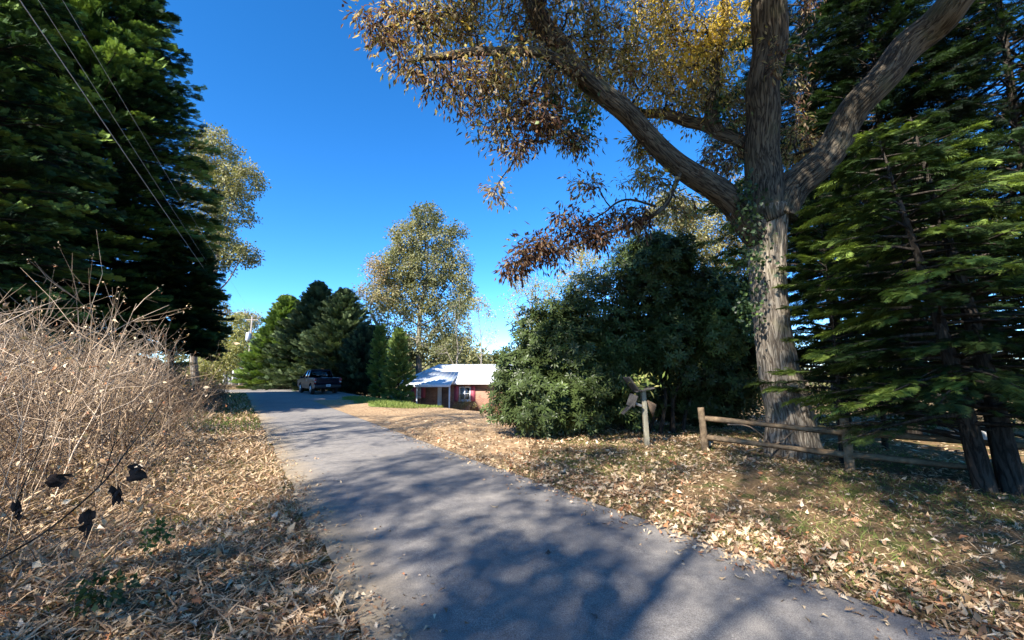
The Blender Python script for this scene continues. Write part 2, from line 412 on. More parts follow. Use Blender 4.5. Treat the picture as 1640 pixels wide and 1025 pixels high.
def axis(a, b, fine0, fine1, st, far):
    q = list(np.arange(fine0, fine1 + 1e-6, st)); s_ = st; x = fine1
    while x < b: s_ *= 1.22; x += min(s_, far); q.append(min(x, b))
    s_ = st; x = fine0
    while x > a: s_ *= 1.22; x -= min(s_, far); q.insert(0, max(x, a))
    return np.unique(np.round(q, 4))
gx = axis(-1500, 1500, -24, 16, .25, 80); gy = axis(-300, 1500, -4, 42, .25, 80)
X_, Y_ = np.meshgrid(gx, gy); Z_ = gz(X_, Y_)
t_, d_ = TD(X_, Y_)
Z_ = Z_ - 0.03 * (sst(.55, .8, d_) * (1 - sst(3.7, 3.95, d_))) * (t_ < 60)
a = Acc(); ny, nx = X_.shape
ii, jj = np.meshgrid(np.arange(ny - 1), np.arange(nx - 1), indexing='ij')
a.add(np.stack([X_, Y_, Z_], -1).reshape(-1, 3), np.stack([ii * nx + jj, ii * nx + jj + 1, (ii + 1) * nx + jj + 1, (ii + 1) * nx + jj], -1).reshape(-1, 4))
tag(a.build('ground', M['ground'], smooth=True), kind='structure')

# the lane: straight ahead to the left, a widened pull-off, then a bend to the left
def edge_noise(t, ph): return .03 * math.sin(t * 1.9 + ph) + .025 * math.sin(t * 4.7 + ph * 2) + .02 * math.sin(t * 11.3 + ph)
secs = []
for t in np.arange(-14, 40.01, .25):
    dl = .75 + edge_noise(t, 0); dr = 3.85 + edge_noise(t, 2.2) * .8
    dr += 4.6 * float(sst(26.5, 31.5, t))
    secs.append((XY(t, dl), XY(t, dr), dl))
ctr = XY(40, .75 - 4.0)
a0 = math.atan2(-NY * -1, -NX * -1)
for k in range(1, 26):
    ang = k * math.radians(4.2)
    rad_l = 4.0; rad_r = 4.0 + 7.7 + 1.2 * math.sin(k * .3)
    ex, ey = NX * math.cos(ang) + DX * math.sin(ang), NY * math.cos(ang) + DY * math.sin(ang)
    secs.append(((ctr[0] + ex * rad_l, ctr[1] + ey * rad_l), (ctr[0] + ex * rad_r, ctr[1] + ey * rad_r), .75))
ex, ey = NX * math.cos(ang) + DX * math.sin(ang), NY * math.cos(ang) + DY * math.sin(ang)
tx, ty = -NX * math.sin(ang) + DX * math.cos(ang), -NY * math.sin(ang) + DY * math.cos(ang)
L0, R0 = secs[-1][0], secs[-1][1]
for k in range(1, 12): secs.append(((L0[0] + tx * k * 4, L0[1] + ty * k * 4), (R0[0] + tx * k * 4, R0[1] + ty * k * 4), .75))
a = Acc(); K = 15; V = []; B = []
for (l, r, dl) in secs:
    wid = math.hypot(r[0] - l[0], r[1] - l[1])
    for k in range(K):
        f = k / (K - 1); x = l[0] + (r[0] - l[0]) * f; y = l[1] + (r[1] - l[1]) * f
        z = float(gz(x, y)) + .012 + .022 * math.sin(math.pi * f) if wid < 3.4 else float(gz(x, y)) + .02 + .012 * math.sin(math.pi * f)
        V.append((x, y, z)); B.append((f * wid, 0, 0))
n_ = len(secs)
ii, jj = np.meshgrid(np.arange(n_ - 1), np.arange(K - 1), indexing='ij')
a.add(V, np.stack([ii * K + jj, ii * K + jj + 1, (ii + 1) * K + jj + 1, (ii + 1) * K + jj], -1).reshape(-1, 4), .5, B)
tag(a.build('road', M['asphalt'], smooth=True), kind='structure')

def sheet(name, fl, fr, t0, t1, dz, mat, st=.25, n=40):
    a = Acc(); ts = np.arange(t0, t1, st); V = []
    for t in ts:
        l, r = fl(t), fr(t)
        for k in range(n):
            d = l + (r - l) * k / (n - 1); x, y = XY(t, d)
            V.append((x, y, float(gz(x, y)) + dz))
    ii, jj = np.meshgrid(np.arange(len(ts) - 1), np.arange(n - 1), indexing='ij')
    a.add(V, np.stack([ii * n + jj, ii * n + jj + 1, (ii + 1) * n + jj + 1, (ii + 1) * n + jj], -1).reshape(-1, 4))
    return tag(a.build(name, mat, smooth=True), kind='structure')
def gr_r(t): return float(np.interp(t, [6.3, 7.5, 9, 12, 16, 22, 27], [4.1, 5.2, 6.6, 9.5, 14, 19, 20])) + .12 * math.sin(t * 3) + .08 * math.sin(t * 7)
def gr_l(t): return 3.78
sheet('gravel_driveway', gr_l, gr_r, 6.3, 31, .022, M['gravel'], n=60)
sheet('lawn', lambda t: 5.6 + .15 * math.sin(t * 2), lambda t: float(np.interp(t, [19.5, 22, 26, 29.5], [5.7, 7.6, 8.8, 7.0])) + .15 * math.sin(t * 3), 19.5, 29.2, .034, M['lawn'], n=20)

# ------------------------------------------------------------------ templates (x = along, y = across, z = up)
def T_leaf(w=.3, fold=.08, droop=.12):
    return ([(0, 0, 0), (.45, w / 2, fold), (.45, 0, 0), (.45, -w / 2, fold), (1, 0, -droop)],
            [(0, 2, 1), (0, 3, 2), (2, 4, 1), (3, 4, 2)])
def T_flat(w=.35):
    return ([(0, 0, 0), (.5, w / 2, .06), (1, 0, -.05), (.5, -w / 2, .0)], [(0, 3, 2, 1)])
def T_lobed(curl=.25, tw=.1, seed=0):
    r = np.random.default_rng(seed)
    V = []; Fc = []
    mid = [0, .14, .3, .46, .62, .78, 1.0]
    for x in mid: V.append((x, 0.0, curl * (x - .5) ** 2))
    def cz(x, y): return curl * (x - .5) ** 2 + abs(y) * (.45 + tw * (1 if y > 0 else -1)) - tw * x
    for sgn in (1, -1):
        for k, (wd, adv) in enumerate([(.13, .06), (.27, .13), (.3, .16), (.2, .14), (.1, .16)]):
            x0, x1 = mid[k + 1 - (k > 0)] if k else .1, mid[k + 1]
            xt = x1 + adv * .8 + r.uniform(-.03, .03); yt = sgn * (wd + r.uniform(-.03, .04))
            i = len(V); V.append((xt, yt, cz(xt, yt)))
            j = len(V); V.append((x1 + .02, sgn * .055, cz(x1, sgn * .055)))
            Fc.append((k, k + 1, j, i) if sgn < 0 else (k, i, j, k + 1))
            if k < 4: Fc.append((k + 1, k + 2, j) if sgn < 0 else (k + 1, j, k + 2))
    Fc.append((5, 6, 4))
    return V, Fc
LOBED = [T_lobed(.3, .1, 1), T_lobed(-.5, -.15, 2), T_lobed(.9, .2, 3)]
def T_frond(pairs=7, wmax=.42, bw=.085, swp=.75, droop=.12, seed=3):
    """flat conifer spray: an axis with swept side branchlets, each a slim blade"""
    r = np.random.default_rng(seed); V = []; Fc = []
    def blade(x0, y0, dx, dy, L, wd, z0, z1):
        n = math.hypot(dx, dy); dx /= n; dy /= n; i = len(V)
        V.extend([(x0, y0, z0), (x0 + dx * L * .45 - dy * wd, y0 + dy * L * .45 + dx * wd, (z0 + z1) / 2 + .015),
                  (x0 + dx * L, y0 + dy * L, z1), (x0 + dx * L * .45 + dy * wd, y0 + dy * L * .45 - dx * wd, (z0 + z1) / 2 - .01)])
        Fc.append((i, i + 3, i + 2, i + 1))
    blade(0, 0, 1, 0, 1.0, bw * .5, 0, -droop)
    for k in range(pairs):
        f = .08 + .8 * k / pairs
        L = wmax * math.sin(math.pi * min(1, (.22 + f * .85))) ** .7
        for sg in (1, -1):
            L2 = L * r.uniform(.75, 1.15)
            z0 = -droop * f * f
            blade(f, 0, swp + r.uniform(-.1, .15), sg, L2, bw * .5 * r.uniform(.8, 1.2), z0, z0 - .35 * droop + r.uniform(-.07, .07))
    return V, Fc
FR_CY = T_frond(8, .5, .085, .95, .05, 3)
FR_CY2 = T_frond(5, .4, .16, 1.1, -.05, 4)
FR_HE = T_frond(10, .42, .062, .55, .16, 5)
FR_LO = T_frond(3, .45, .22, .9, .1, 6)
def T_rosette(n=9, w=.28, seed=0):
    r = np.random.default_rng(seed); V = []; Fc = []
    for k in range(n):
        a = 2 * math.pi * k / n + r.uniform(-.2, .2); L = r.uniform(.8, 1.1); up = r.uniform(-.25, .35) if k % 3 else r.uniform(.5, .9)
        ca, sa = math.cos(a), math.sin(a); i = len(V)
        for (x, y, z) in [(.06, 0, 0), (.5, w / 2, .04 + up * .5), (.5, 0, up * .5), (.5, -w / 2, .04 + up * .5), (1, 0, up * .72 - .08)]:
            V.append(((x * ca - y * sa) * L, (x * sa + y * ca) * L, z * L))
        Fc += [(i, i + 2, i + 1), (i, i + 3, i + 2), (i + 2, i + 4, i + 1), (i + 3, i + 4, i + 2)]
    return V, Fc
ROS = [T_rosette(9, .3, s_) for s_ in (1, 2)]

def unit(v): return v / (np.linalg.norm(v, axis=-1, keepdims=True) + 1e-9)
def frames(X, up=(0, 0, 1), jit=0.3, rng=RNG):
    X = unit(X); n = len(X)
    U = np.asarray(up, float) + rng.normal(0, jit, (n, 3))
    Z = unit(U - X * np.sum(U * X, 1, keepdims=True)); Y = np.cross(Z, X)
    return X, Y, Z

# ------------------------------------------------------------------ broadleaf trees
def grow(acc_wood, skel, skr, clusters, rng, r_tip=.008, r_pow=.5, sides=4, rmax=.12, sag=.05, mind=.0):
    """connect leaf clusters back to the limbs with branching twigs; returns twig directions"""
    C = np.asarray(clusters); n = len(C)
    nodes = np.concatenate([np.asarray(skel, float), np.zeros((n, 3))]); ns = len(skel)
    cost = np.zeros(ns + n)
    d0 = np.min(np.linalg.norm(C[:, None] - nodes[None, :ns], axis=2), 1) if n * ns < 4e6 else np.array([np.min(np.linalg.norm(nodes[:ns] - c, axis=1)) for c in C])
    order = np.argsort(d0); par = np.zeros(n, int); m = ns
    pos = {}
    for k, ci in enumerate(order):
        dd = np.linalg.norm(nodes[:m] - C[ci], axis=1) + .25 * cost[:m]
        p = int(np.argmin(dd)); nodes[m] = C[ci]; cost[m] = cost[p] + np.linalg.norm(nodes[p] - C[ci]); par[k] = p; m += 1
    cnt = np.ones(ns + n)
    for k in range(n - 1, -1, -1): cnt[par[k]] += cnt[ns + k]
    r = np.minimum(r_tip * cnt[ns:] ** r_pow, rmax)
    rp = np.where(par < ns, r * 1.25, np.minimum(r_tip * cnt[par] ** r_pow, rmax)); rp = np.minimum(rp, r * 1.6)
    A0 = nodes[par]; B0 = nodes[ns:]
    L = np.linalg.norm(B0 - A0, axis=1, keepdims=True)
    j1 = rng.normal(0, .07, (n, 3)) * L; j2 = rng.normal(0, .07, (n, 3)) * L
    s1 = A0 + (B0 - A0) * .35 + j1 + np.array([0, 0, 1.0]) * L * sag; s2 = A0 + (B0 - A0) * .7 + j2 + np.array([0, 0, 1.0]) * L * sag
    r1 = rp + (r - rp) * .35; r2 = rp + (r - rp) * .7
    for p, q, ra, rb in ((A0, s1, rp, r1), (s1, s2, r1, r2), (s2, B0, r2, r)): acc_wood.segs(p, q, ra, rb, sides)
    D = np.zeros((n, 3)); D = unit(B0 - s2)
    out = np.zeros_like(D); out[order] = D
    return out
def blob_pts(c, rad, n, rng, shell=.35):
    u = unit(rng.normal(0, 1, (n, 3))); r = rng.uniform(shell, 1, (n, 1)) ** .6
    return np.asarray(c) + u * r * np.asarray(rad)
def leaves(acc, C, D, rng, per, size, spread, tpl, hang=.6, rbase=None, rj=.15, outc=None, wood=None):
    n = len(C); idx = np.repeat(np.arange(n), per)
    off = rng.normal(0, 1, (n * per, 3)); off = unit(off) * rng.uniform(.1, 1, (n * per, 1)) * spread
    pos = C[idx] + off
    dirs = unit(off) * .8 + D[idx] * .4 + np.array([0, 0, -hang]) + rng.normal(0, .35, (n * per, 3))
    X, Y, Z = frames(dirs, (0, 0, 1), .7, rng)
    rb = np.full(n, .5) if rbase is None else rbase
    rn = np.clip(rb[idx] + rng.normal(0, rj, n * per), 0, 1)
    sz = size * rng.uniform(.65, 1.3, n * per)
    tpls = tpl if isinstance(tpl, list) else [tpl]
    k = rng.integers(0, len(tpls), n * per)
    for q, tp in enumerate(tpls):
        mk = k == q; acc.inst(tp, pos[mk], X[mk], Y[mk], Z[mk], sz[mk], rn[mk])
    if wood is not None and per > 4:
        m = idx[::4]; wood.segs(C[m], pos[::4], .003, .0015, 3)

def curve(pts, n):
    """smooth polyline through control points"""
    pts = np.asarray(pts, float); m = len(pts); tt = np.linspace(0, m - 1, n); out = []
    for t in tt:
        i = min(int(t), m - 2); f = t - i
        p0 = pts[max(i - 1, 0)]; p1 = pts[i]; p2 = pts[i + 1]; p3 = pts[min(i + 2, m - 1)]
        out.append(.5 * ((2 * p1) + (-p0 + p2) * f + (2 * p0 - 5 * p1 + 4 * p2 - p3) * f * f + (-p0 + 3 * p1 - 3 * p2 + p3) * f ** 3))
    return np.array(out)

def far_tree(label, base, top, blobs, seed, leafm, bark, r0=.25, per=26, size=.16, spread=.5, n_mul=1.0, rb=(.2, .8), tplw=.55, limbs=5, group=None, wig=.02, name='broadleaf_tree', shell=.3, r_tip=.012, extra=None):
    """a deciduous tree: leaning trunk, limbs into each foliage mass, crown of leaf-sized faces"""
    rng = np.random.default_rng(seed)
    base = np.array(base, float); top = np.array(top, float)
    root = empty(name, base, 0, label, 'tree', group)
    wd = Acc(); H = np.linalg.norm(top - base)
    q = np.linspace(0, 1, 7)[:, None]
    cpts = base + (top - base) * q + rng.normal(0, wig * H, (7, 3)) * np.array([1, 1, 0]) * np.sin(q * math.pi)
    tr = curve(cpts, 26); tr[0] -= np.array([0, 0, .3])
    rr = r0 * (1 - np.linspace(0, 1, 26) ** 1.1 * .93); rr[0] *= 1.35
    wd.tube(tr, rr, 9)
    sk = [tr[5:]]; C = []; RB = []
    for (c, rad, n) in blobs:
        c = np.array(c, float)
        h = np.clip((c[2] - base[2]) / H * .72, .15, .92); i = int(h * 25)
        dist = np.linalg.norm(tr[i] - c)
        if dist > .8:
            mid = (tr[i] + c) / 2 + np.array([0, 0, -.08 * dist]) + rng.normal(0, .05 * dist, 3)
            lb = curve([tr[i], mid, c + (c - tr[i]) * .15], 10)
            wd.tube(lb, np.linspace(min(rr[i] * .6, .12), .02, 10), 6); sk.append(lb[2:])
        n = int(n * n_mul); p = blob_pts(c, rad, n, rng, shell)
        C.append(p); RB.append(np.full(n, rng.uniform(*rb)) + rng.normal(0, .08, n))
    C = np.concatenate(C); RB = np.concatenate(RB); sk = np.concatenate(sk)
    D = grow(wd, sk, None, C, rng, r_tip, .45, 3, .08)
    wd.build('trunk', bark, root, True)
    cr = Acc()
    leaves(cr, C, D, rng, per, size, spread, T_flat(tplw), .3, RB, .12)
    cr.build('crown', leafm, root)
    return root
def blob(px, py, s, wpx, hpx, dep, n):
    return (P(px, py, s), (wpx * s / F, dep, hpx * s / F), n)

# ------------------------------------------------------------------ conifers
def conifer(label, base, H, R, seed, leafm, bark, nb=420, per=26, fr=.5, f0=.03, prof=None, rise=.15, droop=.12, tpl=FR_CY, name='cypress_tree', r0=.25, rb=(.15, .75), group=None, zmax=None, lean=(0, 0), core=.25, dens=1.0, lat=.9, up=.25, root=None, azs=None, build=True, flatn=.45, keep=None):
    rng = np.random.default_rng(seed); base = np.array(base, float)
    if root is None: root = empty(name, base, 0, label, 'tree', group)
    wd = Acc(); cr = Acc()
    prof = prof or (lambda f: (1 - f) ** .75 * (.55 + .45 * min(1, f / .15)))
    zz = np.linspace(-.2, H, 24); ln = np.array([lean[0], lean[1]])
    tr = np.stack([base[0] + ln[0] * zz / H + .04 * np.sin(zz), base[1] + ln[1] * zz / H + .04 * np.cos(zz * .8), base[2] + zz], 1)
    wd.tube(tr, r0 * (1 - np.linspace(0, 1, 24) * .95), 8)
    f = f0 + (1 - f0) * (np.arange(nb) + rng.uniform(0, 1, nb)) / nb
    az = (np.arange(nb) * 2.39996 + rng.normal(0, .3, nb)) if azs is None else rng.uniform(azs[0], azs[1], nb)
    L = R * np.array([prof(q) for q in f]) * rng.uniform(.62, 1.16, nb) + .1
    hh = f * H
    rt = np.stack([np.interp(hh, zz, tr[:, k]) for k in range(3)], 1)
    el = rise * (.3 + 1.5 * f) + rng.normal(0, .09, nb)
    dr = np.stack([np.cos(az) * np.cos(el), np.sin(az) * np.cos(el), np.sin(el)], 1)
    def bp(idx, q): # point along branch
        l = L[idx][:, None] * q[:, None]
        return rt[idx] + dr[idx] * l + np.array([0, 0, -1.0]) * (droop * l * q[:, None])
    I = np.arange(nb); o = np.ones(nb)
    pr = [bp(I, o * q) for q in (0, .3, .6, .92)]
    rad = .012 + .012 * L
    for k in range(3): wd.segs(pr[k], pr[k + 1], rad * (1 - k * .3), rad * (.7 - k * .3) + .003, 3)
    per_b = np.maximum(3, (per * (L / R) ** .8 * dens * 1.2).astype(int))
    idx = np.repeat(I, per_b); n = len(idx)
    q = np.sqrt(rng.uniform(core ** 2, 1, n))
    c = bp(idx, q)
    if keep is not None:
        mk = keep(c); idx, q, c = idx[mk], q[mk], c[mk]; n = len(idx)
    bd = dr[idx] + np.array([0, 0, -1.0]) * (droop * 2 * q[:, None])
    side = unit(np.cross(bd, [0, 0, 1.0])) * rng.choice([-1, 1], n)[:, None]
    sw = rng.uniform(.1, 1.0, n)[:, None] * lat * (1.15 - q[:, None])
    c = c + side * rng.uniform(0, .35, n)[:, None] * L[idx][:, None] * .5 * (1 - q[:, None] * .6)
    X = bd + side * sw + np.array([0, 0, 1.0]) * up + rng.normal(0, .18, (n, 3))
    X, Y, Z = frames(X, (0, 0, 1), flatn, rng)
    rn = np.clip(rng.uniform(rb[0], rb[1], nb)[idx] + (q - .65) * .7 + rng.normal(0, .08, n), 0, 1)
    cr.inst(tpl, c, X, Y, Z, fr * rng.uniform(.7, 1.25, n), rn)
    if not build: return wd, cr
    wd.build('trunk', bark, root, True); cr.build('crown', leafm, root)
    return root

# ------------------------------------------------------------------ the big oak on the right
def big_oak():
    rng = np.random.default_rng(21)
    b = P(1268, 745, 8.75); b[2] = float(gz(b[0], b[1]))
    root = empty('oak_tree', b, 0, 'huge spreading oak with brown and golden leaves, trunk standing right behind the rail fence', 'tree')
    def ridg(a, l):
        w_ = a + .22 * np.sin(l * 1.3 + 2 * np.sin(a)) * .3
        rd = np.abs(np.sin(w_ * 13 + 1.6 * np.sin(l * 2.1 + w_ * 3))) ** .6
        base_fl = .42 * np.exp(-l / .45) * (1 + .55 * np.sin(a * 5 + 1.1))
        return .955 + .06 * rd + base_fl + .03 * np.sin(a * 3 + l * 1.1) + .03 * np.sin(a * 2 - l * 2.3)
    def ridg2(a, l):
        rd = np.abs(np.sin(a * 11 + 1.5 * np.sin(l * 2.3 + a * 3))) ** .6
        return .96 + .05 * rd + .035 * np.sin(a * 2 + l * 2.1)
    tk = Acc()
    tr = curve([b + np.array([.02, 0, -.25]), P(1266, 715, 8.7), P(1262, 660, 8.7), P(1249, 600, 8.65), P(1237, 520, 8.6), P(1230, 450, 8.6), P(1228, 390, 8.6), P(1228, 345, 8.6), P(1226, 318, 8.6)], 150)
    rr = np.interp(np.linspace(0, 1, 150), [0, .15, .3, .5, .7, .82, .92, 1], [.44, .43, .38, .33, .32, .35, .40, .12])
    tk.tube(tr, rr, 96, disp=ridg)
    tk.build('trunk', M['oak_bark'], root, True)
    def limb(pts, r0, r1, n=90, sides=48, ends=None):
        a_ = Acc(); c_ = curve(pts, n); tq = np.linspace(0, 1, n); wob = min(r0, .3) * .34; ph = rng.uniform(0, 6, 4)
        c_ = c_ + wob * (np.sin(tq * math.pi)[:, None] ** .5) * np.stack([np.sin(tq * 17 + ph[0]) * .6 + np.sin(tq * 31 + ph[1]) * .3, np.sin(tq * 19 + ph[2]) * .5, np.sin(tq * 23 + ph[3]) * .6], 1)
        r_ = np.linspace(r0, r1, n) if ends is None else np.interp(np.linspace(0, 1, n), *ends)
        a_.tube(c_, r_, sides, disp=ridg2 if sides > 16 else None); a_.build('limb', M['shaded_limb_bark'], root, True); return c_
    sk = []
    sk.append(limb([P(1228, 350, 8.6), P(1221, 290, 8.6), P(1221, 220, 8.6), P(1225, 140, 8.5), P(1229, 60, 8.35), P(1234, -20, 8.2), P(1236, -140, 8.1), P(1225, -300, 8.3)], .36, .22, ends=([0, .1, .25, .6, 1], [.37, .36, .3, .31, .2])))
    sk.append(limb([P(1245, 350, 8.6), P(1272, 300, 8.6), P(1318, 250, 8.45), P(1360, 195, 8.25), P(1402, 135, 8.05), P(1445, 88, 7.85), P(1492, 38, 7.6), P(1545, -10, 7.3), P(1640, -90, 7.0), P(1760, -240, 6.6)], .35, .2, ends=([0, .1, .4, .7, 1], [.36, .29, .265, .26, .15])))
    sk.append(limb([P(1215, 375, 8.6), P(1178, 335, 8.5), P(1135, 300, 8.3), P(1085, 255, 8.1), P(1030, 208, 7.9), P(985, 175, 7.75), P(942, 125, 7.6), P(905, 80, 7.5), P(868, 40, 7.4), P(848, -10, 7.3), P(830, -90, 7.3)], .3, .16, ends=([0, .08, .35, .6, .8, 1], [.31, .25, .19, .165, .17, .13])))
    sk.append(limb([P(1216, 262, 8.7), P(1180, 225, 9.0), P(1135, 205, 9.2), P(1085, 188, 9.4), P(1030, 180, 9.6), P(980, 160, 9.8)], .16, .08, 50, 32))
    sk.append(limb([P(1150, 215, 9.1), P(1140, 180, 9.1), P(1143, 140, 9.1), P(1150, 90, 9.2), P(1160, 30, 9.3), P(1165, -60, 9.4)], .15, .07, 40, 32))
    sk.append(limb([P(985, 175, 7.75), P(930, 120, 7.3), P(870, 88, 7.1), P(800, 82, 6.9), P(750, 84, 6.8), P(700, 92, 6.75), P(650, 97, 6.7)], .1, .03, 60, 24, ends=([0, .5, .75, 1], [.11, .07, .07, .02])))
    sk.append(limb([P(690, 92, 6.75), P(676, 55, 6.8), P(655, 25, 6.85), P(625, 22, 6.9), P(600, 45, 6.9)], .035, .015, 20, 10))
    sk.append(limb([P(1095, 262, 8.1), P(1080, 300, 8.0), P(1060, 335, 7.9), P(1020, 357, 7.8), P(960, 378, 7.7), P(900, 400, 7.6), P(850, 412, 7.5), P(806, 428, 7.4)], .05, .012, 60, 12))
    sk.append(limb([P(1050, 330, 7.9), P(1000, 320, 7.9), P(960, 345, 7.8), P(900, 375, 7.6)], .025, .01, 20, 8))
    sk.append(limb([P(900, 90, 7.5), P(860, 130, 7.3), P(845, 180, 7.2), P(835, 240, 7.2), P(800, 290, 7.2), P(790, 320, 7.2)], .025, .006, 26, 8))
    sk.append(limb([P(848, -10, 7.3), P(838, -80, 7.2), np.array([-.6, 6.6, 8.6]), np.array([-1.2, 5.0, 9.4]), np.array([-1.8, 3.2, 9.9]), np.array([-2.4, 1.2, 10.2])], .14, .04, 40, 16))
    sk.append(limb([P(1236, -60, 8.2), np.array([3.6, 6.2, 9.4]), np.array([2.6, 4.4, 10.2]), np.array([1.6, 2.4, 10.6])], .16, .05, 30, 16))
    sk.append(limb([P(1545, -10, 7.3), np.array([6.6, 5.2, 8.6]), np.array([5.8, 3.6, 9.6]), np.array([5.0, 2.0, 10.0])], .13, .04, 30, 16))
    sk.append(limb([P(1228, -100, 8.2), P(1150, -200, 8.6), P(1050, -260, 9), P(950, -300, 9)], .15, .05, 24, 16))
    sk.append(limb([P(1236, -60, 8.2), P(1330, -150, 9.5), P(1430, -200, 11)], .15, .05, 24, 16))
    BL = [  # px, py, depth, half width px, half height px, half depth m, clusters, colour
        (625, 45, 6.9, 50, 45, .6, 70, .33), (690, 30, 6.9, 60, 50, .7, 80, .48), (660, 100, 6.8, 45, 22, .4, 30, .35),
        (745, 30, 7.1, 55, 50, .8, 90, .52), (735, 130, 6.9, 60, 38, .6, 70, .38), (800, 120, 7.1, 60, 60, .8, 110, .45), (790, 190, 7.1, 40, 40, .5, 45, .35),
        (850, 30, 7.5, 65, 60, .9, 130, .4), (880, 120, 7.5, 55, 60, .8, 120, .38), (870, 190, 7.3, 60, 36, .6, 85, .22), (825, 240, 7.2, 25, 28, .3, 22, .2),
        (950, 50, 8.2, 65, 70, 1.0, 160, .5), (960, 140, 8.2, 50, 50, .8, 90, .5), (925, 225, 7.6, 35, 26, .4, 40, .25), (1010, 90, 8.8, 60, 70, 1.0, 150, .6), (1060, 30, 9.0, 70, 60, 1.0, 150, .72),
        (1100, 90, 9.2, 60, 60, 1.0, 160, .85), (1150, 60, 9.4, 50, 90, 1.0, 170, .88), (1060, 150, 9.3, 60, 40, .8, 100, .7), (1120, 160, 9.4, 50, 40, .8, 100, .62),
        (1175, 190, 9.2, 40, 60, .7, 80, .45), (1030, 235, 8.6, 40, 30, .6, 45, .55), (1150, 255, 9.0, 45, 30, .5, 60, .35),
        (1030, 290, 8.0, 40, 22, .4, 34, .55), (1085, 330, 8.2, 35, 28, .5, 34, .6), (1010, 350, 7.8, 50, 22, .3, 60, .16), (940, 370, 7.7, 50, 28, .3, 75, .14), (870, 400, 7.55, 50, 26, .3, 75, .16), (822, 428, 7.4, 25, 16, .25, 26, .14),
        (905, 345, 7.6, 22, 12, .2, 12, .16), (950, 300, 7.7, 45, 25, .3, 16, .35), (800, 310, 7.2, 25, 30, .3, 10, .4),
        (950, -90, 8.6, 160, 60, 1.5, 200, .5), (1130, -120, 9, 120, 70, 1.5, 170, .6), (780, -70, 7.5, 110, 50, 1.0, 120, .4), (1400, -160, 10, 120, 60, 1.5, 120, .5),
        (1290, 10, 9.3, 30, 30, .6, 16, .3), (1280, 235, 9.5, 35, 60, .5, 60, .4), (1270, 150, 10.0, 30, 60, .5, 18, .35),
        (1235, 95, 7.95, 18, 60, .15, 10, .4)]
    C = []; RB = []
    for (px, py, s_, wx, hy, dp, n, rb) in BL:
        c, rad, n = blob(px, py, s_, wx, hy, dp, int(n * .72)); C.append(blob_pts(c, rad, n, rng, .05)); RB.append(np.clip(rb + rng.normal(0, .12, n), 0, 1))
    NO = 0  # unseen overhead leaf masses, added above the view to shade the limbs
    for c, rad, n in (((-1.4, 4.2, 9.6), (1.5, 1.6, .9), 90), ((.8, 4.2, 10.2), (1.5, 1.7, 1.0), 90), ((-1.6, 1.6, 10.1), (1.4, 1.4, .8), 60), ((2.8, 4.4, 10.5), (1.5, 1.6, 1.0), 90), ((4.8, 3.6, 10.1), (1.5, 1.6, .9), 80), ((6.6, 5.0, 9.6), (1.4, 1.4, 1.0), 80), ((-.2, 2.6, 9.5), (1.2, 1.3, .8), 100), ((.9, 3.2, 10.1), (1.2, 1.2, .8), 100), ((2.1, 4.1, 10.4), (1.2, 1.2, .9), 100), ((.2, 4.9, 9.9), (1.1, 1.1, .8), 90), ((2.0, 2.0, 10.6), (1.5, 1.3, .8), 50)):
        n = int(n * 1.6); NO += n; C.append(blob_pts(c, rad, n, rng, .05)); RB.append(np.clip(.5 + rng.normal(0, .12, n), 0, 1))
    C = np.concatenate(C); RB = np.concatenate(RB); sk = np.concatenate([q[6:] for q in sk])
    tw = Acc(); D = grow(tw, sk, None, C, rng, .004, .5, 4, .05)
    cr = Acc()
    LT = [T_leaf(.3, .06, .15), T_leaf(.4, .1, -.15), T_leaf(.22, .03, .3)]; K_ = len(C) - NO
    leaves(cr, C[:K_], D[:K_], rng, 18, .115, .25, LT, .75, RB[:K_], .15, wood=tw)
    leaves(cr, C[K_:], D[K_:], rng, 20, .19, .36, LT, .6, RB[K_:], .15)
    tw.build('twigs', M['dark_bark'], root)
    cr.build('crown', M['oak_leaf'], root)
    # ivy and epicormic sprouts on the trunk and limbs
    iv = Acc(); pts = []
    for q, n, rr_ in ((P(1195, 335, 8.2), 90, .28), (P(1205, 420, 8.2), 60, .3), (P(1200, 490, 8.2), 50, .25), (P(1150, 175, 9.0), 80, .28), (P(890, 170, 7.3), 60, .3), (P(930, 190, 7.4), 60, .25), (P(1190, 300, 8.2), 30, .2)):
        pts.append(np.asarray(q) + rng.normal(0, 1, (n * 3, 3)) * rr_ * np.array([.6, .4, 1]))
    pts = np.concatenate(pts); n = len(pts)
    X, Y, Z = frames(rng.normal(0, 1, (n, 3)) + np.array([0, 0, -.6]), (-.3, -1, .3), .6, rng)
    iv.inst(T_leaf(.8, .1, .1), pts, X, Y, Z, rng.uniform(.05, .1, n), np.clip(rng.normal(.3, .25, n), 0, 1))
    iv.build('ivy', M['ivy'], root)
big_oak()

# ------------------------------------------------------------------ conifers
prof_l = lambda f: (.72 + .28 * min(1, f / .25)) * (1 - max(0, f - .35) / .65) ** .8
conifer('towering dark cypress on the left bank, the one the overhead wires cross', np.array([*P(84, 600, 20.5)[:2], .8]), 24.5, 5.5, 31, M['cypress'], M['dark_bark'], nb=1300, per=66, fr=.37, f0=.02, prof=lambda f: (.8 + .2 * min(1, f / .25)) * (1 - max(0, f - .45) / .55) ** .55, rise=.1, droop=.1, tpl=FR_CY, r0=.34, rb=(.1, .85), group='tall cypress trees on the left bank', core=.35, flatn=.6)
conifer('tall dark cypress cut off by the left edge of the picture', np.array([*P(-190, 600, 12.5)[:2], .9]), 20, 4.6, 32, M['cypress'], M['dark_bark'], nb=700, per=62, fr=.31, f0=.03, prof=prof_l, rise=.1, droop=.12, tpl=FR_CY, r0=.28, rb=(.0, .8), group='tall cypress trees on the left bank', core=.2, flatn=.7)
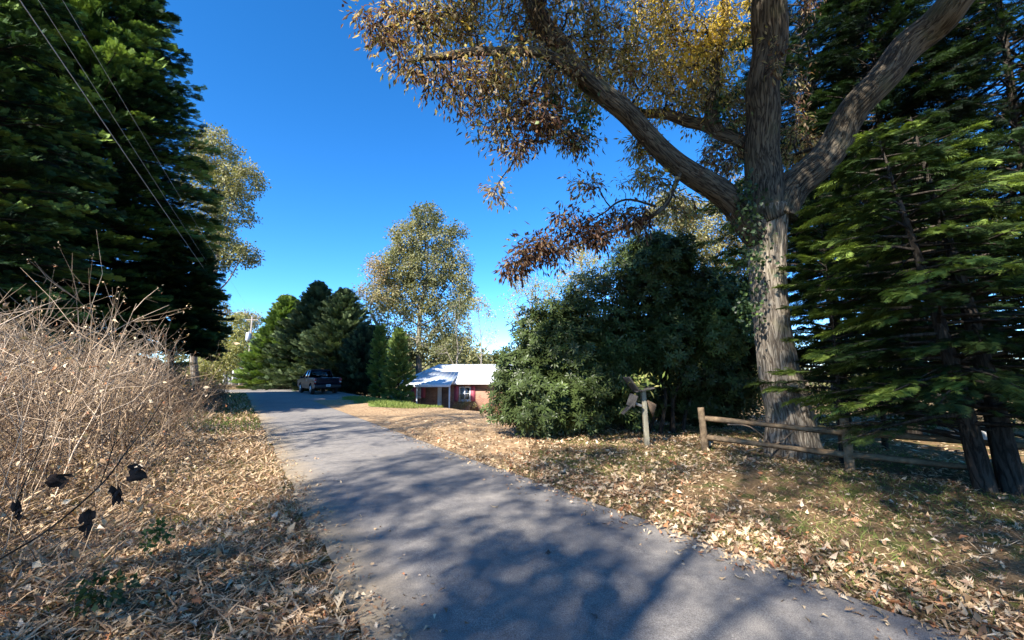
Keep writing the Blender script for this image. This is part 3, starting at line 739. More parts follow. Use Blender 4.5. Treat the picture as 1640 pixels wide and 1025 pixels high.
conifer('lower dark cypress just behind the tall left one, its tip against the far pale trees', np.array([*P(270, 600, 23)[:2], .6]), 8.8, 3.1, 33, M['cypress'], M['dark_bark'], nb=380, per=40, fr=.5, f0=.24, prof=lambda f: (1 - f) ** .6 * min(1, .3 + f * 2), rise=.05, droop=.1, r0=.18, rb=(0, .4), group='tall cypress trees on the left bank')
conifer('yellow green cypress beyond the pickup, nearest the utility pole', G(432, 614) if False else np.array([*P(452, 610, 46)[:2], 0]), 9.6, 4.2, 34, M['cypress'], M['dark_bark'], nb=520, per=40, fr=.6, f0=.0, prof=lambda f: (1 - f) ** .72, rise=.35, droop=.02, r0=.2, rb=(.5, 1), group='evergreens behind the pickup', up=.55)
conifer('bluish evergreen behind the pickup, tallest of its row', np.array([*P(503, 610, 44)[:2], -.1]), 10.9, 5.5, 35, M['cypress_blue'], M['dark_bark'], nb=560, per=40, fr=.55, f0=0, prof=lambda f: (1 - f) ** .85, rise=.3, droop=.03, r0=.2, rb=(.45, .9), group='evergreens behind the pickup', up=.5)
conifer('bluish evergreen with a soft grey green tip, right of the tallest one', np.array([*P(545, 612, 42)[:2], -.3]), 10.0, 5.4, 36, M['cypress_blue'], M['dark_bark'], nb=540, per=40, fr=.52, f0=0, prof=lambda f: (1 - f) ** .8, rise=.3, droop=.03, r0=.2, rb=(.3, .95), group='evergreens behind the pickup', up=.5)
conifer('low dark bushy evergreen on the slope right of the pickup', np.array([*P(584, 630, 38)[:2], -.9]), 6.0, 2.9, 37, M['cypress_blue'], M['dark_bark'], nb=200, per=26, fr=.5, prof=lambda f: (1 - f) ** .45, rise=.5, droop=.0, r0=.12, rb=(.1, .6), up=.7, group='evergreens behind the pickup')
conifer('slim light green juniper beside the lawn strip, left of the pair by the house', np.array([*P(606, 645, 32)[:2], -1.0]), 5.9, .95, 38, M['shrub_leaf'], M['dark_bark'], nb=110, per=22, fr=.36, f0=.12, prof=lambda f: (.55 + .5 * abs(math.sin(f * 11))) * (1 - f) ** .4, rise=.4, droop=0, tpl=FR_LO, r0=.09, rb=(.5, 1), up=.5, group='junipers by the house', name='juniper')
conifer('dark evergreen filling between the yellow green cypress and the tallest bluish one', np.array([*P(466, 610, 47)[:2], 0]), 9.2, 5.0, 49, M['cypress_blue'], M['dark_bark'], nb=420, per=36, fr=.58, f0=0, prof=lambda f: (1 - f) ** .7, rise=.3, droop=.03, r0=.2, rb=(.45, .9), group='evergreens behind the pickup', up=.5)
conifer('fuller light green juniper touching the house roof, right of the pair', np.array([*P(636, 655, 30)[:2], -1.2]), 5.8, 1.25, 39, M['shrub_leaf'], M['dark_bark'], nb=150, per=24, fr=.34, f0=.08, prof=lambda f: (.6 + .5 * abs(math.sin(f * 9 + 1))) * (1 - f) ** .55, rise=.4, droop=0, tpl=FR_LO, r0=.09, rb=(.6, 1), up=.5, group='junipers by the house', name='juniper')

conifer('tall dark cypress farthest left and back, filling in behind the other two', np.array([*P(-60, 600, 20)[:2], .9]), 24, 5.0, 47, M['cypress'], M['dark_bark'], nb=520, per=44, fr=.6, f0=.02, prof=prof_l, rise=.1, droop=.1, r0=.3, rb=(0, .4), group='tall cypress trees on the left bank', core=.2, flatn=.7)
# right-hand hemlocks
hp = lambda f: (1 - f) ** .7 * min(1, .55 + f * 3)
def twin():
    b = np.array([*P(1600, 800, 5.75)[:2], 0.0]); b[2] = float(gz(b[0], b[1]))
    root = empty('hemlock_tree', b, 0, 'dark twin trunked hemlock at the right edge, the fence rail passing behind it', 'tree')
    wd, cr = conifer(None, b + np.array([-.12, 0, 0]), 5.4, 2.3, 41, None, None, nb=105, per=56, fr=.22, f0=.15, prof=lambda f: (1 - f) ** .55, rise=.05, droop=.16, tpl=FR_HE, r0=.13, rb=(.3, 1), lean=(-.6, .4), root=root, build=False, up=0, flatn=.22, core=.2, keep=lambda c: (c[:, 2] > .75) & (np.hypot(c[:, 0], c[:, 1]) > 4.6))
    wd2, cr2 = conifer(None, b + np.array([.2, -.05, 0]), 5.8, 2.2, 42, None, None, nb=95, per=52, fr=.22, f0=.17, prof=lambda f: (1 - f) ** .55, rise=.05, droop=.16, tpl=FR_HE, r0=.15, rb=(.3, 1), lean=(-.1, .7), root=root, build=False, up=0, flatn=.22, core=.2, keep=lambda c: (c[:, 2] > 1.0) & (np.hypot(c[:, 0], c[:, 1]) > 4.6))
    low = Acc(); rg = np.random.default_rng(4)  # bare dead lower branches slanting down to the left
    for k in range(16):
        p0 = b + np.array([-.15, .05, rg.uniform(.35, 1.1)]); dirn = np.array([-rg.uniform(.7, 1.5), rg.uniform(.0, 1.1), rg.uniform(-.1, .55)])
        c_ = curve([p0, p0 + dirn * .5 + np.array([0, 0, .05]), p0 + dirn + np.array([0, 0, -.1])], 8); low.tube(c_, np.linspace(.016, .004, 8), 5)
    wd.build('trunk', M['dark_bark'], root, True); wd2.build('trunk', M['dark_bark'], root, True); low.build('dead_branches', M['dark_bark'], root, True)
    cr.build('crown', M['hemlock'], root); cr2.build('crown', M['hemlock'], root)
twin()
def base_at(px, s_): p = P(px, 600, s_); p[2] = float(gz(p[0], p[1])); return p
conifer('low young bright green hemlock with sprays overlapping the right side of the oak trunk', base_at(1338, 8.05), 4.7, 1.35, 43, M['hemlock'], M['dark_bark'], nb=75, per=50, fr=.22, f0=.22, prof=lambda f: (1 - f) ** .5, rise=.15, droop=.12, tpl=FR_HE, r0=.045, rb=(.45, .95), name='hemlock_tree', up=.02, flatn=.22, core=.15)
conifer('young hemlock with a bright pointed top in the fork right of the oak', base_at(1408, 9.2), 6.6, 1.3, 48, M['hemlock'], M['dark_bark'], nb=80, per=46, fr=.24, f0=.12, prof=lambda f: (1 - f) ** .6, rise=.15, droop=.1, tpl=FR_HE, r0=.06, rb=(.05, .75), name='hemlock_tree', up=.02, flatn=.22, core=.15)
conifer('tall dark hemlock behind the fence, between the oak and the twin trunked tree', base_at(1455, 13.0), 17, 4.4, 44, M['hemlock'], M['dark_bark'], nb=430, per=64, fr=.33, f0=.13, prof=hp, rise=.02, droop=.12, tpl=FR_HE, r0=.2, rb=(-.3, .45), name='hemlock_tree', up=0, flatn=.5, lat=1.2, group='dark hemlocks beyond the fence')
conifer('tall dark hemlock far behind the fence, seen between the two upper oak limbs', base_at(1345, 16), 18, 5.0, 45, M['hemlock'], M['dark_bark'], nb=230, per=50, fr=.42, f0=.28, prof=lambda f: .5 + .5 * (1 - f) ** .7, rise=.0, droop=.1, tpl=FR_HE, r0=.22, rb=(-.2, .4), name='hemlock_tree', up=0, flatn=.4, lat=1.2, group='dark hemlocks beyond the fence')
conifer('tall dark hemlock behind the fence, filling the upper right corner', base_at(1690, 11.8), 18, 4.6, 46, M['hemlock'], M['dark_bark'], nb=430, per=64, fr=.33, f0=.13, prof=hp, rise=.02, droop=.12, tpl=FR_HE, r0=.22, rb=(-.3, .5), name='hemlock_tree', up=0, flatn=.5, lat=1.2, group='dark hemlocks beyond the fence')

# ------------------------------------------------------------------ rhododendron mass
def rhodo():
    rng = np.random.default_rng(51)
    b = base_at(1040, 12.0)
    root = empty('rhododendron', b, 0, 'big rounded dark glossy evergreen shrub between the driveway and the oak', 'shrub')
    BL = [(870, 645, 11.3, 88, 58, 1.4, 620, .5), (835, 600, 11.6, 48, 48, 1.0, 260, .5), (905, 560, 11.9, 75, 85, 1.3, 520, .45), (960, 500, 12.3, 70, 75, 1.3, 420, .45),
          (1040, 430, 12.6, 70, 62, 1.3, 420, .55), (1085, 490, 12.4, 85, 80, 1.2, 460, .45), (1000, 590, 12.2, 90, 70, 1.2, 330, .35), (1155, 520, 11.7, 50, 60, .9, 330, .75),
          (1140, 478, 12.4, 60, 42, 1.0, 320, .6), (1060, 412, 12.8, 50, 40, 1.0, 200, .55), (1190, 520, 12.6, 40, 90, .9, 260, .4), (1110, 580, 12.3, 80, 50, 1.0, 300, .35), (1180, 590, 12.0, 45, 60, .8, 200, .4), (930, 640, 12.0, 70, 60, 1.0, 320, .45), (990, 645, 12.6, 60, 45, .8, 240, .35), (1110, 650, 13.2, 110, 40, .6, 300, .3), (1000, 560, 11.5, 60, 70, .6, 240, .5), (950, 590, 11.4, 60, 70, .7, 300, .5), (1070, 540, 11.7, 70, 60, .7, 300, .5), (880, 535, 11.9, 60, 55, .9, 300, .5), (1000, 650, 11.8, 60, 30, .6, 160, .5), (1058, 412, 12.2, 55, 38, .9, 240, .6), (1130, 640, 12.6, 70, 40, .6, 260, .4)]
    C = []; RB = []; O = []
    for (px, py, s_, wx, hy, dp, n, rb) in BL:
        c, rad, n = blob(px, py, s_, wx, hy, dp, int(n * 2.6)); u = unit(rng.normal(0, 1, (n, 3)))
        r = (rng.uniform(.3, 1, (n, 1)) ** .5) * (1 + .12 * np.sin(u[:, :1] * 7 + px) + .1 * np.sin(u[:, 2:] * 9 + py))
        r[::23] *= 1.16; p = c + u * r * np.asarray(rad); C.append(p); O.append(u); RB.append(np.clip(rb + rng.normal(0, .13, n), 0, 1))
    C = np.concatenate(C); RB = np.concatenate(RB); O = np.concatenate(O)
    m = (C[:, 2] > gz(C[:, 0], C[:, 1]) + .12); C, RB, O = C[m], RB[m], O[m]
    st = Acc(); sk = []
    for px, s_, tx, ty in ((1052, 11.9, 1085, 470), (1075, 12.0, 1120, 500), (1030, 12.2, 1010, 520), (1090, 12.1, 1165, 530), (960, 12.2, 950, 520), (900, 11.9, 880, 600), (850, 11.8, 838, 610), (1070, 12.3, 1050, 430), (1000, 12.4, 1000, 600)):
        b0 = base_at(px, s_); t0 = P(tx, ty, s_ + .3); c_ = curve([b0 - np.array([0, 0, .1]), b0 * .75 + t0 * .25 + rng.normal(0, .18, 3), b0 * .45 + t0 * .55 + rng.normal(0, .22, 3), t0], 14)
        st.tube(c_, np.linspace(.065, .02, 14), 7); sk.append(c_[2:])
    n = len(C); pick = rng.choice(n, 900, replace=False)
    grow(st, np.concatenate(sk), None, C[pick], rng, .004, .5, 3, .035)
    st.build('stems', M['dark_bark'], root, True)
    fo = Acc()
    up = unit(O * .8 + np.array([0, 0, .55]) + rng.normal(0, .3, (n, 3)))
    X = unit(np.cross(up, rng.normal(0, 1, (n, 3)))); Y = np.cross(up, X)
    k = rng.integers(0, 2, n)
    for q in (0, 1):
        mk = k == q; fo.inst(ROS[q], C[mk], X[mk], Y[mk], up[mk], rng.uniform(.13, .19, mk.sum()), RB[mk])
    fo.build('foliage', M['rhodo'], root)
rhodo()

# ------------------------------------------------------------------ broadleaf trees behind
def zb(px, s_, dz=0): p = P(px, 600, s_); p[2] = float(gz(p[0], p[1])) + dz; return p
def bt(label, px, s_, top, bl, seed, lm, **kw):
    return far_tree(label, zb(px, s_), P(top[0], top[1], s_), [blob(*q) for q in bl], seed, lm, kw.pop('bark', M['grey_bark']), **kw)
s_ = 37
bt('leafy tan and green tree leaning out from behind the tall left cypress', 318, s_, (345, 225), [(345, 245, s_, 38, 40, 2, 120), (385, 290, s_, 36, 34, 2, 110), (330, 300, s_, 45, 45, 2, 140), (370, 340, s_, 40, 25, 2, 80), (340, 380, s_, 48, 28, 2, 110), (385, 410, s_, 28, 20, 1.5, 60), (345, 420, s_, 30, 18, 1.5, 45)], 61, M['pale_leaf'], r0=.3, per=34, size=.21, spread=.55, rb=(.1, .7))
s_ = 52
bt('tallest pale olive tree rising behind the house roof', 672, s_, (682, 345), [(683, 350, s_, 26, 24, 2, 80), (655, 385, s_, 34, 32, 2.5, 120), (705, 385, s_, 30, 26, 2.5, 70), (735, 368, s_, 16, 12, 1, 20), (640, 430, s_, 40, 32, 3, 130), (695, 430, s_, 45, 34, 3, 130), (735, 430, s_, 20, 40, 2, 60), (670, 480, s_, 55, 34, 3, 150), (630, 500, s_, 36, 34, 3, 80), (715, 500, s_, 34, 34, 3, 80), (680, 545, s_, 60, 30, 3, 200), (640, 560, s_, 40, 26, 3, 120), (725, 560, s_, 34, 26, 3, 110), (660, 430, s_, 60, 50, 3, 120), (745, 470, s_, 18, 40, 2, 60), (615, 465, s_, 26, 36, 2, 70)], 62, M['pale_leaf'], r0=.42, per=34, size=.27, spread=.7, rb=(.0, .6), r_tip=.022)
bt('tan sparse tree left of the tallest pale one, over the light green junipers', 600, 50, (598, 430), [(605, 435, 50, 24, 24, 2, 40), (590, 480, 50, 20, 28, 2, 45), (620, 470, 50, 22, 26, 2, 40), (600, 530, 50, 26, 26, 2, 40)], 63, M['pale_leaf'], r0=.2, per=28, size=.22, spread=.8, rb=(.6, 1), r_tip=.018)
bt('dark leaved slim tree right of the tallest pale one', 735, 47, (735, 470), [(730, 500, 47, 18, 22, 1.5, 35), (742, 535, 47, 20, 22, 1.5, 40), (715, 560, 47, 22, 16, 1.5, 40)], 64, M['pale_leaf'], r0=.14, per=26, size=.2, spread=.55, rb=(0, .3), r_tip=.016)
bt('thin nearly bare tree with a yellow top behind the right end of the visible roof', 771, 45, (769, 472), [(767, 485, 45, 22, 12, 1.3, 34), (784, 500, 45, 12, 16, 1, 14), (752, 510, 45, 16, 24, 1.3, 14), (786, 540, 45, 14, 20, 1.2, 12), (757, 550, 45, 12, 18, 1, 10)], 65, M['yellow_leaf'], r0=.11, per=16, size=.17, spread=.6, rb=(.3, .8), r_tip=.014)
bt('airy yellow tree above the left shoulder of the big dark shrub', 855, 34, (858, 430), [(838, 455, 34, 26, 24, 1.5, 42), (872, 475, 34, 30, 26, 1.5, 70), (850, 510, 34, 34, 20, 1.5, 40), (820, 490, 34, 18, 24, 1.5, 16)], 66, M['yellow_leaf'], r0=.14, per=18, size=.14, spread=.55, rb=(.2, .8), r_tip=.009)
bt('airy yellow tree behind the top of the big dark shrub', 935, 32, (935, 385), [(930, 410, 32, 30, 22, 1.5, 66), (920, 445, 32, 34, 22, 1.5, 60), (960, 440, 32, 30, 34, 1.5, 50)], 67, M['yellow_leaf'], r0=.14, per=18, size=.14, spread=.55, rb=(.1, .7), r_tip=.009)
bt('pale tan tree seen between the shrub top and the oak limb', 1100, 24, (1090, 310), [(1075, 340, 24, 45, 32, 1.5, 140), (1135, 360, 24, 50, 40, 1.5, 170), (1170, 410, 24, 45, 40, 1.5, 130), (1100, 400, 24, 50, 30, 1.5, 90), (1165, 300, 24, 30, 30, 1.2, 40)], 68, M['pale_leaf'], r0=.16, per=30, size=.14, spread=.42, rb=(.4, 1), r_tip=.007)
bt('pale yellow green tree glimpsed right of the oak fork', 1330, 22, (1330, 270), [(1310, 320, 22, 50, 40, 1.5, 160), (1370, 345, 22, 55, 35, 1.5, 150), (1320, 380, 22, 60, 30, 1.5, 90)], 69, M['yellow_leaf'], r0=.15, per=28, size=.13, spread=.4, rb=(.0, .7), r_tip=.007)
bt('olive tree deep behind the far end of the fence', 1500, 26, (1500, 330), [(1480, 420, 26, 90, 70, 2, 150), (1560, 380, 26, 80, 80, 2, 130), (1420, 520, 26, 70, 60, 2, 110), (1530, 560, 26, 90, 60, 2, 120)], 70, M['pale_leaf'], r0=.2, per=26, size=.18, spread=.55, rb=(0, .8))
bt('olive tree deep in the woods directly behind the big dark shrub', 1060, 30, (1060, 470), [(1000, 560, 30, 90, 50, 2, 90), (1120, 560, 30, 90, 60, 2, 120), (1200, 500, 30, 60, 80, 2, 100), (1060, 630, 30, 120, 25, 2, 80)], 71, M['pale_leaf'], r0=.2, per=24, size=.2, spread=.6, rb=(.1, .9))
s_ = 72
bt('pale yellow green tree beyond the bend, left of the utility pole', 372, s_, (372, 500), [(370, 525, s_, 26, 24, 3, 110), (352, 560, s_, 24, 26, 3, 110), (388, 560, s_, 18, 30, 3, 80), (370, 590, s_, 26, 18, 3, 70)], 72, M['yellow_leaf'], r0=.3, per=30, size=.34, spread=.9, rb=(0, .5), r_tip=.02)
bt('orange topped tree peeking over the lower left cypress', 343, 60, (342, 465), [(342, 472, 60, 14, 10, 1.5, 40), (350, 495, 60, 14, 18, 1.5, 40)], 73, M['oak_leaf'], r0=.2, per=26, size=.26, spread=.6, rb=(.6, .8), r_tip=.02)
bt('tan tree far beyond the bend, just above the transformer', 392, 95, (398, 492), [(397, 512, 95, 22, 14, 3, 70), (402, 535, 95, 20, 16, 3, 50)], 74, M['pale_leaf'], r0=.3, per=24, size=.4, spread=1.0, rb=(.6, 1), r_tip=.025)
def shrub(label, px, s_, bl, seed, lm, rb, size=.16, spread=.35, per=20, name='shrub'):
    rng = np.random.default_rng(seed); b = zb(px, s_)
    if name == 'seedling': b = G(bl[0][0], bl[0][1] + bl[0][4])
    root = empty(name, b, 0, label, 'shrub' if name == 'shrub' else 'seedling')
    C = []
    for q in bl:
        c, rad, n = blob(*q)
        if name == 'seedling': c = b + np.array([0, 0, rad[2] + .05])
        C.append(blob_pts(c, rad, n, rng, .2))
    C = np.concatenate(C); C = C[C[:, 2] > gz(C[:, 0], C[:, 1]) + (.02 if name == 'seedling' else .05)]
    st = Acc(); sk = [b + np.array([0, 0, .05])]
    ks = .12 if name == 'seedling' else 1.0
    for k in range(6):
        e = b + np.array([rng.normal(0, .3), rng.normal(0, .3), .5]) * ks; sk += [b * .5 + e * .5, e]; st.tube([b - np.array([0, 0, .1 * ks]), b * .5 + e * .5, e], np.array([.03, .02, .012]) * ks, 5)
    D = grow(st, np.array(sk), None, C, rng, .005 * ks, .5, 3, .03 * ks); st.build('stems', M['grey_bark'], root, True)
    fo = Acc(); leaves(fo, C, D, rng, per, size, spread, T_flat(.6), .2, np.full(len(C), rb), .2); fo.build('foliage', lm, root)
shrub('bright yellow green bush at the bend left of the white porch', 345, 52, [(348, 585, 52, 30, 26, 2, 150), (322, 600, 52, 22, 18, 2, 80), (372, 560, 54, 18, 20, 1.5, 70)], 75, M['yellow_leaf'], .25, .26, .5)
shrub('scraggly reddish green shrub against the brick house wall', 745, 34, [(740, 645, 34, 11, 11, .4, 26), (752, 650, 34, 12, 8, .4, 20), (731, 652, 34, 8, 6, .4, 10)], 76, M['pale_leaf'], .75, .09, .2)
shrub('low dark shrub on the bank just left of the driveway edge below the juniper', 640, 29.5, [(640, 640, 29.5, 20, 12, .6, 60)], 77, M['shrub_leaf'], .5, .14, .25)

shrub('small green seedling in the leaves at the edge of the shade on the left verge', 245, 3.9, [(247, 880, 3.75, 20, 26, .09, 16)], 78, M['shrub_leaf'], .3, .045, .05, 9, 'seedling')
shrub('low dark green seedling in the shade near the bottom left corner', 150, 3.3, [(150, 968, 3.2, 48, 22, .15, 22)], 79, M['ivy'], .3, .05, .07, 8, 'seedling')

def woods():
    rng = np.random.default_rng(80); cr = Acc(); C = []
    for k in range(190):
        px = rng.uniform(-200, 1900) if k < 150 else rng.uniform(620, 1000); s_ = rng.uniform(85, 120); h = rng.uniform(3, 6.5) if 560 < px < 1000 else rng.uniform(5, 11)
        if 560 < px < 1000: h += 4.5
        b = P(px, 600, s_); b[2] = float(gz(b[0], b[1])) + h * .5
        C.append(blob_pts(b, (rng.uniform(3, 6), 4, h * .55), 70, rng, .2))
    C = np.concatenate(C)
    leaves(cr, C, rng.normal(0, 1, C.shape), rng, 9, .8, 1.2, T_flat(.7), .1, rng.uniform(.1, .7, len(C)), .1)
    tag(cr.build('distant_woods', M['pale_leaf']), 'distant line of olive green woods behind the house and trees', 'woods', kind='stuff')
    cr = Acc(); C = []                       # dense undergrowth behind the fence
    for k in range(120):
        px = rng.uniform(960, 1900); s_ = rng.uniform(14, 22); b = P(px, 600, s_); b[2] = float(gz(b[0], b[1])) + rng.uniform(.5, 3.6)
        if 1480 < px < 1570 and b[2] < 0.9: b[2] += 1.2
        C.append(blob_pts(b, (1.2, 1, .9), 40, rng, .1))
    C = np.concatenate(C); C = C[C[:, 2] > gz(C[:, 0], C[:, 1])]
    leaves(cr, C, rng.normal(0, 1, C.shape), rng, 9, .13, .35, T_leaf(.5), .1, rng.uniform(0, .8, len(C)), .15)
    tag(cr.build('undergrowth', M['rhodo']), 'leafy undergrowth in the shade behind the rail fence', 'undergrowth', kind='stuff')
woods()

# trees that stand behind the camera: their branches shade the near road and verges
def bare_shade(label, base, H, R, seed, n, per, size, hc=.68, lobes=6):
    rng = np.random.default_rng(seed); b = np.array(base, float); b[2] = float(gz(b[0], b[1]))
    bl = []
    for k in range(lobes):
        a_ = k * 2.4 + rng.uniform(0, 1); r_ = R * rng.uniform(.3, .8)
        bl.append((b + np.array([math.cos(a_) * r_, math.sin(a_) * r_, H * rng.uniform(hc - .14, hc + .2)]), (R * .5, R * .5, H * .13), n))
    far_tree(label, b, b + np.array([.4, .3, H]), bl, seed, M['oak_leaf'], M['oak_bark'], r0=.17, per=per, size=size, spread=.45, rb=(.3, .6), tplw=.45, r_tip=.012)
bare_shade('tall oak behind the camera whose branches shade the near road', (-6.6, -8.6, 0), 15, 5.2, 91, 72, 36, .15, lobes=7)
bare_shade('half bare oak behind the camera, close to the right verge', (-1.9, -7.6, 0), 15.5, 5.2, 92, 60, 32, .15, lobes=7)
bare_shade('half bare oak on the left bank beside the camera', (-13.0, 0.6, 0), 15, 4.6, 93, 42, 24, .16)

bare_shade('dense oak behind the camera on the left bank, shading the near left verge', (-11.3, -11.9, 0), 14.5, 3.2, 94, 76, 34, .17, lobes=6)

# ------------------------------------------------------------------ fence, post, poles and wires
def fence():
    p = [G(1130, 722), G(1361, 755)]
    dirv = unit(p[1] - p[0]); dirv[2] = 0
    p.append(p[1] + dirv * 2.9); p.append(p[2] + dirv * 2.9)
    p0 = p[0] - dirv * 0
    for q in p: q[2] = float(gz(q[0], q[1]))
    b = p[0].copy()
    root = empty('rail_fence', b, 0, 'low split rail wooden fence with two rails in front of the oak', 'fence')
    rg = np.random.default_rng(7)
    for i, q in enumerate(p):
        a_ = Acc(); top = q + np.array([rg.normal(0, .02) - (.05 if i == 0 else 0), rg.normal(0, .02), .88])
        a_.tube(curve([q - np.array([0, 0, .3]), (q + top) / 2 + rg.normal(0, .008, 3), top], 12), np.linspace(.075, .064, 12), 10, disp=lambda a, l: 1 + .06 * np.sin(a * 3 + l * 2) + .03 * np.sin(a * 5 - l * 9))
        a_.build('post', M['fence_wood'], root, False)
    for i in range(3):
        for h, dz0, dz1 in ((.66, 0, -.03), (.28, .0, -.02)):
            a_ = Acc(); s0 = p[i] + np.array([0, 0, h + dz0]) - dirv * .1; s1 = p[i + 1] + np.array([0, 0, h + dz1]) + dirv * .1
            mid = (s0 + s1) / 2 + np.array([0, 0, .0])
            a_.tube(curve([s0, mid, s1], 24), .046 + .006 * np.sin(np.linspace(0, 9, 24)), 6, disp=lambda a, l: 1 + .12 * np.sin(a * 2 + 1) + .05 * np.sin(a * 3 + l * 3))
            a_.build('rail', M['fence_wood'], root, False)
fence()
def old_post():
    b = G(1037, 714); root = empty('weathered_post', b, 0, 'weathered wooden post with a tilted broken box and boards, in front of the dark shrub', 'post')
    s_ = float(np.dot(b - np.array([0, 0, CAMZ]), [0, cp, sp]))
    q = lambda x, y, ds=0.0: P(x, y, s_ + ds)
    a_ = Acc(); top = q(1030, 624); a_.bar(b - np.array([0, 0, .25]), top, .10, .10); a_.build('post', M['old_wood'], root, bevel=.008)
    a_ = Acc(); a_.bar(q(1003, 604, -.12), q(1018, 625, -.12), .34, .025); a_.bar(q(1016, 627, -.1), q(1046, 621, -.1), .3, .03); a_.build('shelf', M['grey_board'], root, bevel=.004)
    a_ = Acc(); a_.bar(q(1010, 650, -.12), q(1016, 632, -.12), .2, .18); a_.build('box', M['grey_board'], root, bevel=.01)
    a_ = Acc(); a_.bar(q(996, 663, -.16), q(1011, 648, -.14), .26, .02); a_.build('hanging_flap', M['grey_board'], root, bevel=.004)
    a_ = Acc(); a_.bar(q(1026, 650, -.1), q(1012, 644, -.12), .14, .05); a_.build('number_plate', flat('pale_plate', (.18, .18, .175), .6), root, bevel=.004)
    a_ = Acc(); V = [q(1036, 640, -.08), q(1052, 648, -.1), q(1046, 668, -.1), q(1040, 655, -.08)]; nrm = np.array([0, .03, 0])
    V2 = [v + nrm for v in V]; a_.add(V + V2, [[0, 1, 2, 3], [7, 6, 5, 4], [0, 4, 5, 1], [1, 5, 6, 2], [2, 6, 7, 3], [3, 7, 4, 0]]); a_.build('bracket_board', M['tan_board'], root)
    rg = np.random.default_rng(3); a_ = Acc(); c = q(1028, 612, -.1); n = 70
    pts = c + rg.normal(0, 1, (n, 3)) * np.array([.2, .15, .1]); X, Y, Z = frames(rg.normal(0, 1, (n, 3)) + np.array([0, 0, .6]), (0, -1, .5), .5, rg)
    a_.inst(T_flat(.25), pts, X, Y, Z, rg.uniform(.1, .2, n), rg.uniform(.3, 1, n)); tag(a_.build('dry_tuft', M['grass'], root), kind='stuff')
old_post()

M['pole'] = noisemat('pole_wood', [(.3, (.16, .14, .12)), (.7, (.32, .29, .26))], 8, rough=.9)
M['steel'] = flat('transformer_grey', (.5, .52, .54), .5, .2)
M['wire'] = flat('wire_grey', (.42, .4, .37), .5, .3)
pb = np.array([*P(397, 600, 60)[:2], 0.0]); HP = 9.6
def pole():
    root = empty('utility_pole', pb, 0, 'grey utility pole with a transformer at the bend beside the yellow green cypress', 'utility pole')
    a_ = Acc(); a_.tube([pb, pb + np.array([0, 0, HP / 2]), pb + np.array([0, 0, HP])], [.16, .14, .11], 12); a_.build('pole', M['pole'], root, True)
    a_ = Acc(); c = pb + np.array([-.12, -.42, 6.1]); a_.tube([c, c + np.array([0, 0, .05]), c + np.array([0, 0, 1.05]), c + np.array([0, 0, 1.15])], [.24, .29, .29, .2], 16); tr = a_.build('transformer', M['steel'], root, True)
    a_ = Acc(); a_.tube([c + np.array([.1, 0, 1.1]), c + np.array([.1, 0, 1.4])], [.05, .03], 8); a_.build('bushing', M['steel'], tr)
    a_ = Acc(); a_.bar(pb + np.array([-.9, 0, HP - .5]), pb + np.array([.9, 0, HP - .5]), .1, .12); a_.build('crossarm', M['pole'], root, bevel=.01)
pole()
def wire(label, end, off, rad, sag, over):
    a0 = pb + off; e = np.array(end, float); d = e - a0; e2 = a0 + d * over
    t = np.linspace(0, over, 90)[:, None]; pts = a0 + d * t; pts[:, 2] -= (sag * 4 * (t / over) * (1 - t / over))[:, 0]
    a_ = Acc(); a_.tube(pts, rad, 6); o = a_.build('power_line', M['wire'], None, True, origin=a0); tag(o, label, 'power line', 'overhead wires to the utility pole')
wire('overhead wire, the thickest and brightest of the three, nearest the left picture edge', P(50, 0, 7.0), np.array([-.1, 0, HP - 2.2]), .0075, .35, 1.3)
wire('overhead wire, thin dark middle one of the three crossing the tall cypress', P(75, 0, 7.6), np.array([0, 0, HP - 1.6]), .004, .3, 1.3)
wire('overhead wire, thin dark one of the three farthest right across the tall cypress', P(112, 0, 8.2), np.array([.5, 0, HP - .4]), .004, .3, 1.3)

